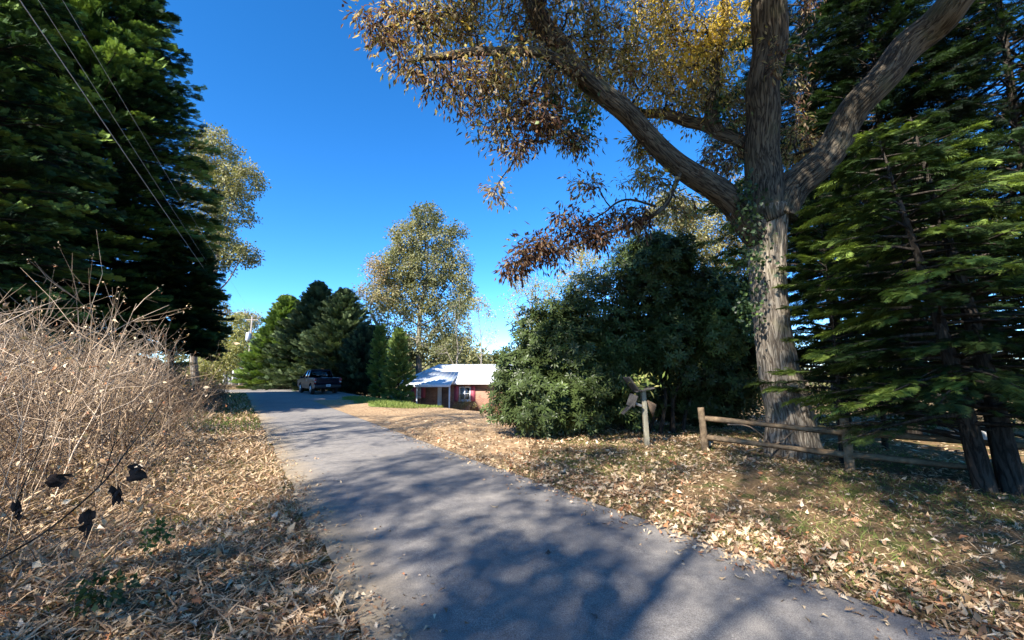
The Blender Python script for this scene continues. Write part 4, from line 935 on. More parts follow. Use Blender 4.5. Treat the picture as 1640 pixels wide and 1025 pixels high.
# ------------------------------------------------------------------ house
def glassmat(nm='truck_glass', tint=(.5, .53, .55, 1)):
    m, n, out = newmat(nm); g = N(n, 'ShaderNodeBsdfGlossy'); g.inputs['Roughness'].default_value = .03
    t = N(n, 'ShaderNodeBsdfTransparent'); t.inputs[0].default_value = tint; fr_ = N(n, 'ShaderNodeFresnel'); fr_.inputs[0].default_value = 1.5
    mx = N(n, 'ShaderNodeMixShader'); n.links.new(fr_.outputs[0], mx.inputs[0]); n.links.new(t.outputs[0], mx.inputs[1]); n.links.new(g.outputs[0], mx.inputs[2]); n.links.new(mx.outputs[0], out.inputs[0]); return m
M['tglass'] = glassmat(); M['hglass'] = glassmat('window_glass', (.93, .95, .95, 1))
def brickmat():
    m, n, out = newmat('brick')
    tc = N(n, 'ShaderNodeTexCoord'); sx = N(n, 'ShaderNodeSeparateXYZ'); n.links.new(tc.outputs['Object'], sx.inputs[0])
    ad = N(n, 'ShaderNodeMath', operation='ADD'); n.links.new(sx.outputs['X'], ad.inputs[0]); n.links.new(sx.outputs['Y'], ad.inputs[1])
    cb = N(n, 'ShaderNodeCombineXYZ'); n.links.new(ad.outputs[0], cb.inputs['X']); n.links.new(sx.outputs['Z'], cb.inputs['Y'])
    b = N(n, 'ShaderNodeTexBrick'); n.links.new(cb.outputs[0], b.inputs['Vector']); b.inputs['Scale'].default_value = 1.0
    b.inputs['Brick Width'].default_value = .22; b.inputs['Row Height'].default_value = .075; b.inputs['Mortar Size'].default_value = .008
    b.inputs['Color1'].default_value = (.2, .085, .055, 1); b.inputs['Color2'].default_value = (.3, .15, .09, 1); b.inputs['Mortar'].default_value = (.3, .22, .16, 1)
    nz = N(n, 'ShaderNodeTexNoise', i_Scale=1.6, i_Detail=6.0); n.links.new(tc.outputs['Object'], nz.inputs['Vector'])
    r = ramp(n, [(.3, (.6, .6, .6)), (.7, (1.2, 1.2, 1.2))]); n.links.new(nz.outputs[0], r.inputs[0])
    c = mixc(n, 1.0, b.outputs[0], r.outputs[0], 'MULTIPLY')
    p = N(n, 'ShaderNodeBsdfPrincipled'); p.inputs['Roughness'].default_value = .85; n.links.new(c, p.inputs['Base Color'])
    n.links.new(p.outputs[0], out.inputs[0]); return m
M['brick'] = brickmat()
M['roof'] = noisemat('metal_roof', [(.3, (.5, .54, .57)), (.7, (.66, .7, .72))], 1.5, 5, .45, .1, 6, metal=.0, spec=.5)
M['white'] = flat('white_paint', (.75, .75, .73), .5)
M['shutter'] = flat('shutter_red', (.42, .09, .13), .5)
M['dglass'] = flat('dark_glass', (.03, .035, .04), .08, 0, .8)
M['slab'] = noisemat('concrete', [(.3, (.25, .23, .2)), (.7, (.4, .38, .34))], 5, 6, .85)
def house():
    gzf = -1.62
    b = np.array([-5.0, 35.4, gzf]); RZ = 0
    root = empty('brick_house', b, 0, 'low red brick ranch house with pale blue white metal roof and red shutters', 'house')
    x = lambda px, s_=35.7: (px - 820) / F * s_
    xl, xr = x(655, 35.7), 9.0; yf, yb = 35.4, 44.0; ze = .78; zr = 2.3
    # front wall in pieces around the window and door openings
    w1 = (x(737), x(755), -.62, .5); w2 = (x(670.5), x(677), -.35, .45); dr = (x(703), x(710), gzf, .45); w3 = (2.0, 3.6, -.5, .45); ops = sorted([w1, w2, dr, w3])
    a_ = Acc(); cur = xl; th = .22
    def wall(x0, x1, z0, z1): a_.box(((x0 + x1) / 2, yf + th / 2, (z0 + z1) / 2), (x1 - x0, th, z1 - z0))
    for (x0, x1, z0, z1) in ops:
        wall(cur, x0, gzf - .3, ze + .05); wall(x0, x1, z1, ze + .05)
        if z0 > gzf: wall(x0, x1, gzf - .3, z0)
        cur = x1
    wall(cur, xr, gzf - .3, ze + .05)
    a_.box((xl + th / 2, (yf + yb) / 2 + th / 2 + .002, (gzf + ze) / 2 - .12), (th, yb - yf - th, ze - gzf + .3)); a_.box((xr - th / 2, (yf + yb) / 2 + th / 2 + .002, (gzf + ze) / 2 - .12), (th, yb - yf - th, ze - gzf + .3))
    a_.box(((xl + xr) / 2, yb - th / 2, (gzf + ze) / 2 - .12), (xr - xl - 2 * th - .01, th, ze - gzf + .3))
    a_.build('wall', M['brick'], root)
    # hipped left, gabled right metal roof
    ov = .55; xh = x(703, 39.5); ym = (yf + yb) / 2; e = [(xl - ov, yf - ov, ze), (xr + ov, yf - ov, ze), (xr + ov, yb + ov, ze), (xl - ov, yb + ov, ze), (xh, ym, zr), (xr + ov, ym, zr)]
    up = [(p[0], p[1], p[2] + .1) for p in e]
    a_ = Acc(); a_.add(e + up, [[6, 7, 11, 10], [8, 9, 10, 11], [0, 4, 5, 1], [2, 5, 4, 3], [0, 1, 7, 6], [1, 2, 8, 7], [2, 3, 9, 8], [3, 0, 6, 9]]); a_.add(e + up, [[9, 6, 10], [0, 3, 4], [7, 8, 11], [1, 5, 2]])
    rf = a_.build('roof', M['roof'], root)
    a_ = Acc()   # standing seams, on the front slope
    nrm = unit(np.array([0, -(zr - ze), ym - yf + ov]))
    for xx in np.arange(xl, xr + ov, .42):
        f1 = 1.0 if xx > xh else max(.05, (xx - (xl - ov)) / (xh - (xl - ov)))
        p0 = np.array([xx, yf - ov + .01, ze + .115]); p1 = np.array([xx, yf - ov + (ym - yf + ov) * f1 * .99, ze + .115 + (zr - ze) * f1 * .99]); a_.bar(p0, p1, .025, .035)
    a_.build('roof_seams', M['roof'], rf)
    a_ = Acc(); a_.box(((xl + xr) / 2, yf - ov - .03, ze + .02), (xr - xl + 2 * ov, .05, .2)); a_.build('fascia', M['white'], root, bevel=.01)
    # carport / porch roof leaning on the front, with posts
    px0, px1 = x(652, 33.2), x(724, 33.6)
    e = [(px0, 33.0, .62), (px1, 33.0, .62), (px1 + .1, 37.4, 1.62), (px0 + .35, 37.4, 1.62)]; up = [(p[0], p[1], p[2] + .09) for p in e]
    a_ = Acc(); a_.add(e + up, [[4, 5, 6, 7], [3, 2, 1, 0], [0, 1, 5, 4], [1, 2, 6, 5], [2, 3, 7, 6], [3, 0, 4, 7]]); pr = a_.build('porch_roof', M['roof'], root)
    a_ = Acc()
    for k in range(10):
        f = (k + .5) / 10; p0 = np.array([px0 + (px1 - px0) * f, 33.02, .725]); p1 = np.array([px0 + .35 * (1 - f) + (px1 - px0) * f, 37.35, 1.715]); a_.bar(p0, p1, .025, .03)
    a_.build('roof_seams', M['roof'], pr)
    a_ = Acc(); a_.box(((px0 + px1) / 2, 32.97, .64), (px1 - px0, .05, .19)); a_.build('fascia', M['white'], root, bevel=.01)
    for px in (657, 671, 722):
        a_ = Acc(); a_.box((x(px, 33.5), 33.2, (gzf + .6) / 2), (.1, .1, .6 - gzf)); a_.build('porch_post', M['white'], root, bevel=.008)
    a_ = Acc(); a_.box(((px0 + px1) / 2, 34.2, gzf + .04), (px1 - px0 + .3, 2.4, .22)); a_.build('porch_floor', M['slab'], root, bevel=.01)
    for (x0, x1, z0, z1) in (w1, w2, w3):
        a_ = Acc(); cx, cz = (x0 + x1) / 2, (z0 + z1) / 2
        for sx_ in (x0 + .045, x1 - .045, cx): a_.box((sx_, yf + .03, cz), (.09 if sx_ != cx else .06, .1, z1 - z0 - .002))
        for sz_ in (z0 + .045, z1 - .045, cz): a_.box((cx, yf + .028, sz_), (x1 - x0 - .004, .09, .09 if sz_ != cz else .05))
        fr_ = a_.build('window', M['white'], root)
        a_ = Acc(); a_.box((cx, yf + .1, cz), (x1 - x0 - .01, .02, z1 - z0 - .01)); a_.build('pane', M['hglass'], fr_)
        a_ = Acc(); a_.box((cx, yf + .13, cz), (x1 - x0 - .02, .01, (z1 - z0) * .97)); a_.build('blind', M['white'], fr_)
        a_ = Acc(); a_.box((cx, yf - .04, z0 - .04), (x1 - x0 + .1, .12, .07)); a_.build('sill', M['white'], fr_)
        for sg in (-1, 1):
            sxx = (x0 - .21) if sg < 0 else (x1 + .21); a_ = Acc(); a_.box((sxx, yf - .022, cz), (.34, .04, z1 - z0 + .1))
            for q in np.arange(z0 + .05, z1, .085): a_.box((sxx, yf - .046, q), (.26, .02, .05))
            a_.build('shutter', M['shutter'], root)
    a_ = Acc(); a_.box(((dr[0] + dr[1]) / 2, yf + .1, (dr[2] + dr[3]) / 2), (dr[1] - dr[0] - .01, .05, dr[3] - dr[2] - .01)); d_ = a_.build('door', M['white'], root, bevel=.006)
    a_ = Acc(); a_.box((dr[1] - .08, yf + .05, -.75), (.03, .05, .1)); a_.build('handle', M['steel'], d_)
house()
def gable():
    b = np.array([*P(371, 612, 58)[:2], 0.0]); rz = math.radians(30)
    root = empty('porch_shelter', b, 0, 'small white gabled porch shelter beyond the bend, beside the utility pole', 'shelter')
    X = np.array([math.cos(rz), math.sin(rz), 0]); Yv = np.array([-math.sin(rz), math.cos(rz), 0]); Zv = np.array([0, 0, 1.0])
    L = lambda u, v, h: b + X * u + Yv * v + Zv * h
    a_ = Acc()
    for sg in (-1, 1):
        V = [L(0, -.3, 2.6), L(sg * 1.7, -.3, 1.8), L(sg * 1.7, 3, 1.8), L(0, 3, 2.6)]; V2 = [v + Zv * .1 for v in V]
        f = [[0, 1, 2, 3], [7, 6, 5, 4], [0, 4, 5, 1], [1, 5, 6, 2], [2, 6, 7, 3]]; a_.add(V + V2, f if sg > 0 else [q[::-1] for q in f])
    a_.build('roof', M['white'], root)
    for u, v in ((-.9, 0), (.1, 0), (.9, 0), (-.9, 2.6), (.9, 2.6)):
        a_ = Acc(); a_.bar(L(u, v, 0), L(u, v, 2.1 if u != .1 else 2.5), .16, .16); a_.build('post', M['white'], root)
    a_ = Acc(); a_.bar(L(-.8, 2.7, 1.0), L(.8, 2.7, 1.0), .06, 2.0); a_.build('back_wall', M['white'], root)
    a_ = Acc(); a_.add([L(-1.3, .02, 1.98), L(1.3, .02, 1.98), L(0, .02, 2.58), L(-1.3, .1, 1.98), L(1.3, .1, 1.98), L(0, .1, 2.58)], [[0, 1, 2], [5, 4, 3]]); a_.build('gable_panel', M['white'], root)
gable()

# ------------------------------------------------------------------ pickup truck
M['navy'] = flat('navy_paint', (.003, .004, .013), .45, 0, .2, .1)
M['black'] = flat('black_plastic', (.02, .02, .02), .55)
M['rubber'] = flat('rubber', (.018, .018, .018), .85)
M['alloy'] = flat('alloy', (.45, .45, .46), .3, .9)
M['red'] = flat('tail_red', (.35, .02, .02), .2, 0, .6, 1.0)
M['amber'] = flat('lamp_clear', (.6, .58, .52), .2)
M['seat'] = flat('seat_grey', (.3, .3, .3), .8)
M['chrome'] = flat('chrome', (.6, .6, .62), .15, 1.0)
def pickup():
    rear = P(524, 628, 31.8); b = np.array([rear[0], rear[1], float(gz(rear[0], rear[1])) + .02]); rz = math.radians(38)
    root = empty('pickup_truck', b, rz, 'dark navy blue pickup truck parked on the pull-off, seen from behind', 'pickup truck')
    def A():
        a_ = Acc(); a_.local = True; return a_
    W = .95
    def arc(cy, r, n=12): return [(cy - r * math.cos(math.pi * k / n), .42 + r * math.sin(math.pi * k / n)) for k in range(n + 1)]
    prof = [(.0, .48)] + [(y, z) for y, z in arc(1.05, .43)] + [(y, z) for y, z in arc(4.35, .43)] + [(5.35, .48), (5.42, .6), (5.42, .95), (5.3, 1.06), (4.1, 1.16), (3.9, 1.18), (1.82, 1.18), (1.8, .92), (.0, .92)]
    a_ = A(); n = len(prof)
    def wd(z): return W - (.05 if z < .55 else 0) - (.03 if z > 1.1 else 0)
    V = [(-wd(z), y, z) for y, z in prof] + [(wd(z), y, z) for y, z in prof]
    a_.add(V, [[i, i + n, (i + 1) % n + n, (i + 1) % n] for i in range(n)])
    a_.add(V, [list(range(n))]); a_.add(V, [list(range(2 * n - 1, n - 1, -1))])
    for sg in (-1, 1): a_.box((sg * (W - .04), .91, 1.06), (.08, 1.79, .3)); a_.box((sg * (W - .035), .9, 1.225), (.1, 1.8, .04), mi=0)
    a_.box((0, 1.74, 1.06), (1.74, .06, .28))
    a_.build('body', M['navy'], root, bevel=.015)
    a_ = A(); a_.box((0, -.005, .98), (1.56, .07, .5)); a_.box((0, -.045, 1.1), (1.4, .02, .1)); a_.box((0, -.045, .86), (1.4, .02, .1)); tg = a_.build('tailgate', M['navy'], root, bevel=.012)
    a_ = A(); a_.box((0, -.062, 1.12), (.18, .03, .05)); a_.build('handle', M['black'], tg)
    a_ = A(); a_.box((0, -.08, 1.235), (1.5, .02, .02)); a_.build('tailgate_trim', M['chrome'], tg)
    a_ = A(); a_.box((0, -.1, .6), (1.86, .22, .2)); a_.box((0, -.1, .7), (1.0, .2, .03)); a_.build('bumper', M['black'], root, bevel=.03)
    a_ = A(); a_.box((0, -.222, .66), (.31, .015, .16)); pl = a_.build('licence_plate', M['white'], root, bevel=.004)
    a_ = A()
    for k in range(6): a_.box((-.1 + k * .04, -.232, .66), (.022, .004, .06 if k % 2 else .05))
    a_.build('plate_marks', M['black'], pl)
    for sg in (-1, 1):
        a_ = A(); a_.box((sg * (W - .06), -.015, 1.0), (.15, .08, .4)); tl = a_.build('taillight', M['red'], root, bevel=.015)
        a_ = A(); a_.box((sg * (W - .06), -.06, .93), (.12, .01, .08)); a_.build('reverse_lamp', M['amber'], tl)
        a_ = A(); a_.box((sg * .7, 5.41, .84), (.4, .06, .2)); a_.build('headlight', M['amber'], root, bevel=.02)
        a_ = A(); a_.box((sg * 1.07, 3.55, 1.24), (.16, .12, .18)); a_.bar((sg * .92, 3.58, 1.2), (sg * 1.03, 3.56, 1.22), .05, .04); a_.build('mirror', M['navy'], root, bevel=.02)
        for yy in (2.15, 3.15): a_ = A(); a_.box((sg * (W + .015), yy, 1.02), (.03, .16, .035)); a_.build('door_handle', M['chrome'], root, bevel=.005)
    # cab: roof, pillars, glass, seats
    B0 = [(-.9, 1.86), (.9, 1.86), (.9, 4.05), (-.9, 4.05)]; T0 = [(-.7, 2.08), (.7, 2.08), (.7, 3.3), (-.7, 3.3)]; zb_, zt = 1.17, 1.76
    a_ = A(); 
    lay = [(1.0, 0, 1.75), (1.0, .0, 1.79), (.93, .03, 1.83), (.8, .1, 1.845)]; V = []
    for sc_, ins, z in lay: V += [(x * sc_, (y - 2.69) * (sc_ if ins else 1) + 2.69, z) for x, y in T0]
    Fc = [[3, 2, 1, 0], [12, 13, 14, 15]]
    for k in range(3): Fc += [[k * 4 + i, k * 4 + (i + 1) % 4, k * 4 + 4 + (i + 1) % 4, k * 4 + 4 + i] for i in range(4)]
    a_.add(V, Fc)
    for i in range(4): a_.bar((B0[i][0], B0[i][1], zb_), (T0[i][0], T0[i][1], zt), .07, .07)
    for sg in (-1, 1): a_.bar((sg * .9, 2.75, zb_), (sg * .7, 2.72, zt), .08, .05)
    a_.build('cab', M['navy'], root, bevel=.012)
    def pane(nm, q, off):
        a_ = A(); q = np.array(q, float); o = np.array(off, float); a_.add(np.concatenate([q, q + o]), [[0, 1, 2, 3], [7, 6, 5, 4], [0, 4, 5, 1], [1, 5, 6, 2], [2, 6, 7, 3], [3, 7, 4, 0]]); a_.build(nm, M['tglass'], root)
    pane('rear_window', [(-.87, 1.875, zb_), (.87, 1.875, zb_), (.68, 2.085, zt), (-.68, 2.085, zt)], (0, .012, 0))
    pane('windshield', [(-.87, 4.03, zb_), (.87, 4.03, zb_), (.68, 3.3, zt), (-.68, 3.3, zt)], (0, -.012, 0))
    for sg in (-1, 1):
        pane('side_window', [(sg * .895, 1.92, zb_), (sg * .895, 2.72, zb_), (sg * .7, 2.69, zt), (sg * .7, 2.12, zt)], (-sg * .012, 0, 0))
        pane('side_window', [(sg * .895, 2.78, zb_), (sg * .895, 3.98, zb_), (sg * .7, 3.28, zt), (sg * .7, 2.75, zt)], (-sg * .012, 0, 0))
        a_ = A(); a_.box((sg * .42, 2.75, 1.15), (.5, .14, .6)); a_.box((sg * .42, 2.75, 1.55), (.26, .1, .16)); a_.build('seat', M['seat'], root, bevel=.03)
    a_ = A(); a_.box((0, 5.44, .8), (.9, .03, .26)); a_.build('grille', M['black'], root)
    for sg in (-1, 1):
        for cy in (1.05, 4.35):
            a_ = A(); xs = [.68, .7, .76, .88, .92, .94]; rs = [.3, .36, .375, .375, .36, .3]
            a_.tube([(sg * x_, cy, .375) for x_ in xs], rs, 28); wl = a_.build('tyre', M['rubber'], root, True)
            a_ = A(); a_.tube([(sg * .9, cy, .375), (sg * .945, cy, .375), (sg * .95, cy, .375)], [.24, .23, .1], 20)
            for k in range(6): q = k * math.pi / 3; a_.bar((sg * .95, cy, .375), (sg * .945, cy + .2 * math.cos(q), .375 + .2 * math.sin(q)), .05, .02)
            a_.build('rim', M['alloy'], wl, True)
pickup()

# ------------------------------------------------------------------ litter, grass and brush
def scatter_td(n, t0, t1, d0, d1, rng, near=None):
    t = rng.uniform(t0, t1, n); d = rng.uniform(d0, d1, n); x, y = t * DX + d * NX, t * DY + d * NY
    dist = np.hypot(x, y); keep = np.ones(n, bool)
    if near: keep = rng.uniform(0, 1, n) < np.clip((near / np.maximum(dist, near)) ** 1.3, 0, 1)
    keep &= y > .6
    return x[keep], y[keep], dist[keep]
def litter(name, label, spec, seed, mat, base_dz=.0):
    rng = np.random.default_rng(seed); a_ = Acc()
    for (n, t0, t1, d0, d1, size, near, tilt, rlo, rhi) in spec:
        x, y, dist = scatter_td(n, t0, t1, d0, d1, rng, near); m = len(x)
        patch = .5 + .5 * np.sin(x * 1.9 + 2 * np.sin(y * 1.1)) * np.sin(y * 1.6 + 2 * np.sin(x * .8))
        k = rng.uniform(0, 1, m) < (.3 + .7 * patch); x, y, dist, patch = x[k], y[k], dist[k], patch[k]; m = len(x)
        tt, dd = TD(x, y); gl = np.interp(tt, [6.3, 7.5, 9, 12, 16, 22, 27], [4.1, 5.2, 6.6, 9.5, 14, 19, 20])
        k = ~((tt > 7.2) & (dd > 3.7) & (dd < gl - .4 + rng.normal(0, .35, m)) & (rng.uniform(0, 1, m) < .6)); x, y, dist, patch = x[k], y[k], dist[k], patch[k]; m = len(x)
        z = gz(x, y) + np.where((TD(x, y)[1] > .76) & (TD(x, y)[1] < 3.84), .036, rng.uniform(.004, .05, m)) + base_dz
        az = rng.uniform(0, 2 * math.pi, m); X = np.stack([np.cos(az), np.sin(az), rng.normal(0, tilt, m)], 1)
        X, Y, Z = frames(X, (0, 0, 1), tilt, rng); sz = size * rng.uniform(.45, 1.35, m)
        rn = np.clip(rng.uniform(rlo, rhi, m), 0, 1); q = rng.integers(0, 3, m)
        far = dist > 13
        for w_ in range(3):
            mk = (q == w_) & ~far; mk2 = mk & (rng.uniform(0, 1, m) < .5); mk = mk & ~mk2; a_.inst([T_leaf(.45, .16, .25), T_leaf(.6, -.12, -.3), T_leaf(.3, .2, .5)][w_], np.stack([x, y, z], 1)[mk2], X[mk2], Y[mk2], Z[mk2], sz[mk2] * .8, rn[mk2]); a_.inst(LOBED[w_], np.stack([x, y, z], 1)[mk], X[mk], Y[mk], Z[mk], sz[mk], rn[mk])
        a_.inst(T_flat(.5), np.stack([x, y, z], 1)[far], X[far], Y[far], Z[far], sz[far], rn[far])
    return tag(a_.build(name, mat), label, 'fallen leaves', kind='stuff')
litter('fallen_leaves', 'fallen brown oak leaves covering the right verge under the oak', [
    (19000, -4, 12, 3.86, 12, .085, 5.5, .42, .0, .95), (15000, -4, 12, 3.78, 4.8, .09, 6, .4, .1, 1), (9000, 4, 14, 3.9, 10, .11, 9, .35, .2, .95), (26000, -4, 11, 3.8, 10, .045, 4.5, .5, .0, 1), (2600, -3, 14, 3.55, 3.95, .06, 5, .35, .1, 1), (500, -3, 14, 3.2, 3.8, .06, 5, .3, .1, 1), (9000, -4, 10, 9, 20, .14, 9, .3, .1, .9), (2600, 7, 28, 3.9, 14, .10, 10, .3, .2, .95)], 101, M['litter'])
litter('fallen_leaves', 'fallen tan leaves mixed into the dry grass of the left verge', [
    (52000, -2, 18, -3.2, .74, .07, 5.0, .5, .15, 1), (5000, -2, 6, -2.2, .8, .12, 6, .4, .1, .9), (26000, -2, 12, -2.4, .74, .04, 4.5, .5, .0, 1), (2600, -1, 14, .68, .98, .05, 5, .35, .1, 1), (350, -1, 14, .9, 1.4, .05, 5, .3, .1, 1), (9000, 8, 30, -2.6, .66, .1, 12, .4, .1, .9)], 102, M['litter'])
# a few single leaves lying on the asphalt
for (px, py, sz, lab) in ((1196, 937, .1, 'single pale tan leaf on the asphalt near the right verge'), (878, 889, .09, 'small dark leaf on the asphalt in the middle of the lane'), (957, 1000, .07, 'dark curled leaf on the asphalt nearest the camera'), (785, 816, .11, 'small orange leaf on the asphalt, farthest of the loose ones'), (1185, 966, .05, 'tiny dark leaf on the asphalt beside the pale tan one')):
    g_ = G(px, py, .03); a_ = Acc(); rg = np.random.default_rng(px)
    X, Y, Z = frames(np.array([[math.cos(px), math.sin(px), .1]]), (0, 0, 1), .1, rg)
    a_.inst(LOBED[px % 3], g_[None], X, Y, Z, sz, .8 if 'pale' in lab or 'orange' in lab else .0); tag(a_.build('fallen_leaf', M['litter'], origin=g_), lab, 'leaf', 'loose leaves on the asphalt')

def grass():
    rng = np.random.default_rng(103)
    def blades(acc, n, t0, t1, d0, d1, h, near, rlo, rhi, lie, thr=None, dz=0):
        x, y, dist = scatter_td(n, t0, t1, d0, d1, rng, near); m = len(x)
        if thr is not None:
            pt = np.sin(x * 1.3 + 1.7 * np.sin(y * 1.1 + .6)) + np.sin(y * 1.7 + 1.4 * np.sin(x * .9)); k = pt + rng.normal(0, .5, m) > thr; x, y, dist = x[k], y[k], dist[k]; m = len(x)
        tt, dd = TD(x, y); gl = np.interp(tt, [6.3, 7.5, 9, 12, 16, 22, 27], [4.1, 5.2, 6.6, 9.5, 14, 19, 20])
        if dz == 0: k = ~((tt > 7.2) & (dd > 3.7) & (dd < gl - .2)); x, y, dist = x[k], y[k], dist[k]; m = len(x)
        p = np.stack([x, y, gz(x, y) + dz], 1); az = rng.uniform(0, 2 * math.pi, m)
        X = np.stack([np.cos(az) * lie, np.sin(az) * lie, rng.uniform(.15, 1, m)], 1); X, Y, Z = frames(X, (0, 0, 1), .5, rng)
        L = h * rng.uniform(.4, 1.4, m); wf = np.clip(dist / 6, 1, 3)[:, None]
        acc.inst(([(0, .03, 0), (0, -.03, 0), (.6, -.02, .08), (.6, .02, .08), (1, 0, .0)], [(0, 1, 2, 3), (3, 2, 4)]), p, X, Y * wf, Z, L, rng.uniform(rlo, rhi, m))
    g = Acc(); blades(g, 150000, -4, 13, 3.86, 13, .075, 5, .1, .95, .9, -.2); blades(g, 9000, 19.5, 29, 5.7, 8.6, .12, 40, .2, .7, .4, None, .03); blades(g, 5000, 14, 40, -2, .7, .16, 30, .0, .5, .5); blades(g, 2500, 0, 10, -1.0, .7, .1, 6, .2, .8, .7, .5)
    tag(g.build('grass', M['grass']), 'short green grass growing through the leaves beside the lane', 'grass', kind='stuff')
    g = Acc(); blades(g, 120000, -2, 20, -6.5, .72, .17, 4.5, 0, .95, 1.6); blades(g, 30000, -2, 18, -5.5, -.8, .24, 6, .1, .9, 1.2); blades(g, 30000, -4, 13, 3.86, 12, .09, 5, .2, .85, 1.6); blades(g, 8000, 18, 40, -6, .65, .25, 25, 0, .8, .9)
    tag(g.build('dry_grass', M['straw']), 'matted dry straw coloured grass on both verges', 'grass', kind='stuff')
grass()

def plant_stalk(acc, base, dirn, L, r, rng, nbr=6, bend=.25, leafacc=None):
    """one dead branched stalk"""
    up = np.array([0, 0, 1.0]); c_ = curve([base, base + dirn * L * .35 + rng.normal(0, .03, 3) * L, base + dirn * L * .7 + rng.normal(0, .05, 3) * L, base + dirn * L + rng.normal(0, .08, 3) * L + up * -.05 * L], 12)
    acc.tube(c_, np.linspace(r, r * .25, 12), 5, rnd=rng.uniform(.4, 1))
    for k in range(nbr):
        i = rng.integers(4, 11); s0 = c_[i]; d = unit(unit(c_[i] - c_[i - 1]) + unit(rng.normal(0, 1, 3)) * rng.uniform(.5, 1.0) + up * .25); l = L * rng.uniform(.12, .35)
        e1 = s0 + d * l * .5; e2 = e1 + unit(d + rng.normal(0, .35, 3) + up * .2) * l * .5
        acc.segs([s0, e1], [e1, e2], [r * .5, r * .35], [r * .35, r * .15], 4, rng.uniform(.4, 1))
        for q in range(2): e3 = e1 + unit(d + rng.normal(0, .6, 3)) * l * .35; acc.segs([e1], [e3], [r * .25], [r * .12], 3, .6)
        if leafacc is not None:
            n = 5; X, Y, Z = frames(rng.normal(0, 1, (n, 3)), (0, 0, 1), .8, rng); leafacc.inst(T_leaf(.5, .15, .3), e2 + rng.normal(0, .03, (n, 3)), X, Y, Z, rng.uniform(.02, .05, n), rng.uniform(.4, 1, n))
def brush():
    rng = np.random.default_rng(110); a_ = Acc(); lf = Acc()
    def batch(n, t0, t1, d0, d1, h0, h1, r0, side, rlo=0, rhi=1, lean=.35):
        t = rng.uniform(t0, t1, n); d = rng.uniform(d0, d1, n); x, y = t * DX + d * NX, t * DY + d * NY
        k = (np.hypot(x, y) > 3.4) & (y > 1.0); x, y = x[k], y[k]; n = len(x)
        p = np.stack([x, y, gz(x, y) - .03], 1); H = rng.uniform(h0, h1, n) * (1 - .3 * rng.uniform(0, 1, n) ** 3)
        dr = unit(np.stack([rng.normal(.08, lean, n), rng.normal(0, lean, n), np.ones(n)], 1)); rr = .85 * r0 * rng.uniform(.6, 1.4, n) * np.clip(np.hypot(x, y) / 7, .8, 1.6); rc = rng.uniform(rlo, rhi, n); prev = p
        nodes = [p]
        for s in range(5):
            dr = unit(dr + rng.normal(0, .11, (n, 3))); nx_ = prev + dr * (H / 5)[:, None]
            a_.segs(prev, nx_, rr * (1 - s * .17), rr * (1 - (s + 1) * .17), 3, rc); nodes.append(nx_); prev = nx_
        for b_ in range(side):
            s = rng.integers(1, 5, n); f = rng.uniform(0, 1, (n, 1)); nd = np.stack(nodes, 1); s0 = nd[np.arange(n), s] * (1 - f) + nd[np.arange(n), s + 1] * f
            d1_ = unit(np.stack([rng.normal(0, 1, n), rng.normal(0, 1, n), rng.uniform(.1, 1.3, n)], 1)); l = (H * rng.uniform(.1, .32, n))[:, None]; e = s0 + d1_ * l; d2 = unit(d1_ + rng.normal(0, .22, (n, 3)) + np.array([0, 0, .25])); e2 = e + d2 * l * .7
            a_.segs(s0, e, rr * .5, rr * .33, 3, rc); a_.segs(e, e2, rr * .33, rr * .15, 3, rc)
            if b_ < 4:
                m = rng.uniform(0, 1, n) < .6; mm = m.sum(); X, Y, Z = frames(rng.normal(0, 1, (mm, 3)), (0, 0, 1), .8, rng)
                lf.inst(T_leaf(.6, .2, .4), e2[m] + rng.normal(0, .01, (mm, 3)), X, Y, Z, rng.uniform(.03, .085, mm), rng.uniform(.2, 1, mm))
    batch(1500, 4, 26, -8.5, -1.1, 1.0, 2.1, .007, 5, .05, .8)          # main thicket
    batch(520, 5, 22, -6.5, -1.6, 1.6, 2.6, .0105, 6, .4, 1, .3)      # taller stalks
    batch(1500, 2.5, 24, -6.0, -.7, .3, .95, .006, 4, .2, .9, .7)     # low tangle in front
    batch(450, 1.0, 9, -7, -2.2, .5, 1.5, .006, 5, .3, 1, .55)
    batch(1200, 20, 36, -7, -.4, .5, 1.6, .009, 4, 0, .5, .4)
    tag(a_.build('dead_brush', M['stem']), 'tangled pinkish grey dead weed stems covering the left bank', 'brush', kind='stuff')
    tag(lf.build('dead_brush_leaves', M['litter']), 'curled dry leaves and seed heads caught in the dead weeds', 'dry leaves', kind='stuff')
brush()
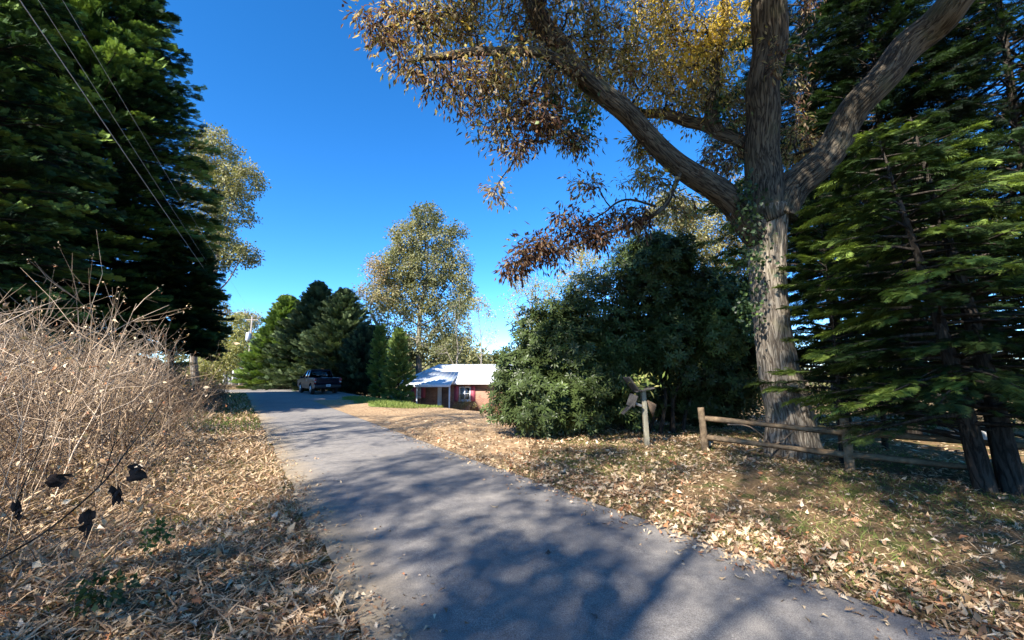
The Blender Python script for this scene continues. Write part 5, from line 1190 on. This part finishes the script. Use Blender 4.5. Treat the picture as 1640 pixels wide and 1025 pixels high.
def stalks():
    S = [((118, 820), (135, 430), 7.2, .013, 'upright dead weed stalk with a forked tip, tallest against the dark cypress'),
         ((60, 800), (222, 478), 6.2, .012, 'long dead weed stalk leaning right with tufted seed tips'),
         ((20, 760), (235, 505), 6.0, .010, 'dead weed stalk leaning right, just below the tufted long one'),
         ((175, 730), (185, 540), 8.4, .011, 'slim upright dead weed stalk in the middle of the thicket'),
         ((240, 720), (262, 500), 10.2, .012, 'upright dead weed stalk at the right end of the thicket'),
         ((30, 700), (50, 470), 7.0, .012, 'pale dead weed stalk close to the left picture edge')]
    for k, (b_, t_, s_, r, lab) in enumerate(S):
        rng = np.random.default_rng(200 + k); base = P(b_[0], b_[1], s_); base[2] = float(gz(base[0], base[1])) - .02; top = P(t_[0], t_[1], s_ + .2)
        root = empty('weed_stalk', base, 0, lab, 'weed', 'tall dead weed stalks'); a_ = Acc(); l_ = Acc()
        plant_stalk(a_, base, unit(top - base), np.linalg.norm(top - base), r, rng, 11, leafacc=l_)
        a_.build('stem', M['stem'], root); tag(l_.build('seed_heads', M['litter'], root), kind='stuff')
    # the near sapling twig with black withered leaves
    s0 = 2.6; q = lambda x, y, ds=0: P(x, y, s0 + ds)
    root = empty('sapling_twig', q(-40, 925), 0, 'dark bare sapling twig arching up from the lower left with black withered leaves', 'sapling')
    a_ = Acc(); c_ = curve([q(-60, 935), q(0, 895), q(75, 850), q(160, 778), q(205, 720), q(236, 680), q(262, 640)], 40); a_.tube(c_, np.linspace(.0075, .0022, 40), 7)
    for pts in ([q(75, 850), q(140, 840), q(200, 812), q(245, 780)], [q(160, 778), q(175, 735), q(188, 690), q(192, 650)], [q(20, 820), q(45, 760), q(70, 700), q(78, 660)]):
        c_ = curve(pts, 20); a_.tube(c_, np.linspace(.0035, .0014, 20), 6)
    a_.build('stem', M['dark_bark'], root, True)
    rg = np.random.default_rng(9)
    for (x, y, w_, h_) in ((218, 757, 26, 22), (186, 793, 16, 24), (140, 838, 20, 34), (28, 818, 14, 22), (95, 770, 30, 20)):
        a_ = Acc(); c = q(x, y); sc_ = w_ * .55 * s0 / F; sh = h_ * .62 * s0 / F; n1, n2 = 7, 9; V = []
        for i in range(n1):
            for j in range(n2):
                u, v = i / (n1 - 1) * 2 - 1, j / (n2 - 1) * 2 - 1; edge = .55 + .45 * math.cos(u * 1.4)
                V.append(c + np.array([u * sc_ + .01 * math.sin(v * 5 + x), .35 * sc_ * math.sin(u * 3 + v * 2 + x) + rg.normal(0, .002), -v * sh * edge + .012 * math.sin(u * 9 + y) + rg.normal(0, .003)]))
        f = [[i * n2 + j, i * n2 + j + 1, (i + 1) * n2 + j + 1, (i + 1) * n2 + j] for i in range(n1 - 1) for j in range(n2 - 1) if rg.uniform() > .12]
        a_.add(V, f); a_.tube([c, c + np.array([.01, 0, sh * 1.2]), q(x + 8, y - h_ * 1.6)], .0015, 4); a_.build('withered_leaf', M['withered'], root)
stalks()
def fallen_branch():
    b = G(1262, 728); s_ = 8.3; root = empty('fallen_branch', b, 0, 'pale forked dead branch lying against the base of the oak behind the fence', 'branch')
    q = lambda x, y, ds=0: P(x, y, s_ + ds); a_ = Acc()
    for pts, r in (([q(1196, 722), q(1240, 712), q(1262, 698), q(1292, 668)], .018), ([q(1165, 680), q(1200, 683), q(1228, 705), q(1236, 716)], .014), ([q(1262, 700), q(1268, 720), q(1255, 735)], .012)):
        a_.tube(curve(pts, 16), np.linspace(r, r * .5, 16), 7)
    a_.build('branch', M['stem'], root, True)
fallen_branch()
def rock():
    b = base_at(1545, 13.5); rg = np.random.default_rng(2); a_ = Acc(); n1, n2 = 10, 18; V = []
    for i in range(n1):
        for j in range(n2):
            th = math.pi * i / (n1 - 1); ph = 2 * math.pi * j / n2; r = 1 + .12 * math.sin(3 * ph + th * 2) + rg.normal(0, .03)
            V.append(b + np.array([.75 * r * math.sin(th) * math.cos(ph), .5 * r * math.sin(th) * math.sin(ph), .3 * r * math.cos(th) + .12]))
    a_.add(V, [[i * n2 + j, (i + 1) * n2 + j, (i + 1) * n2 + (j + 1) % n2, i * n2 + (j + 1) % n2] for i in range(n1 - 1) for j in range(n2)])
    tag(a_.build('boulder', M['slab'], origin=b, smooth=True), 'pale rounded boulder in the sun beyond the fence', 'rock')
rock()
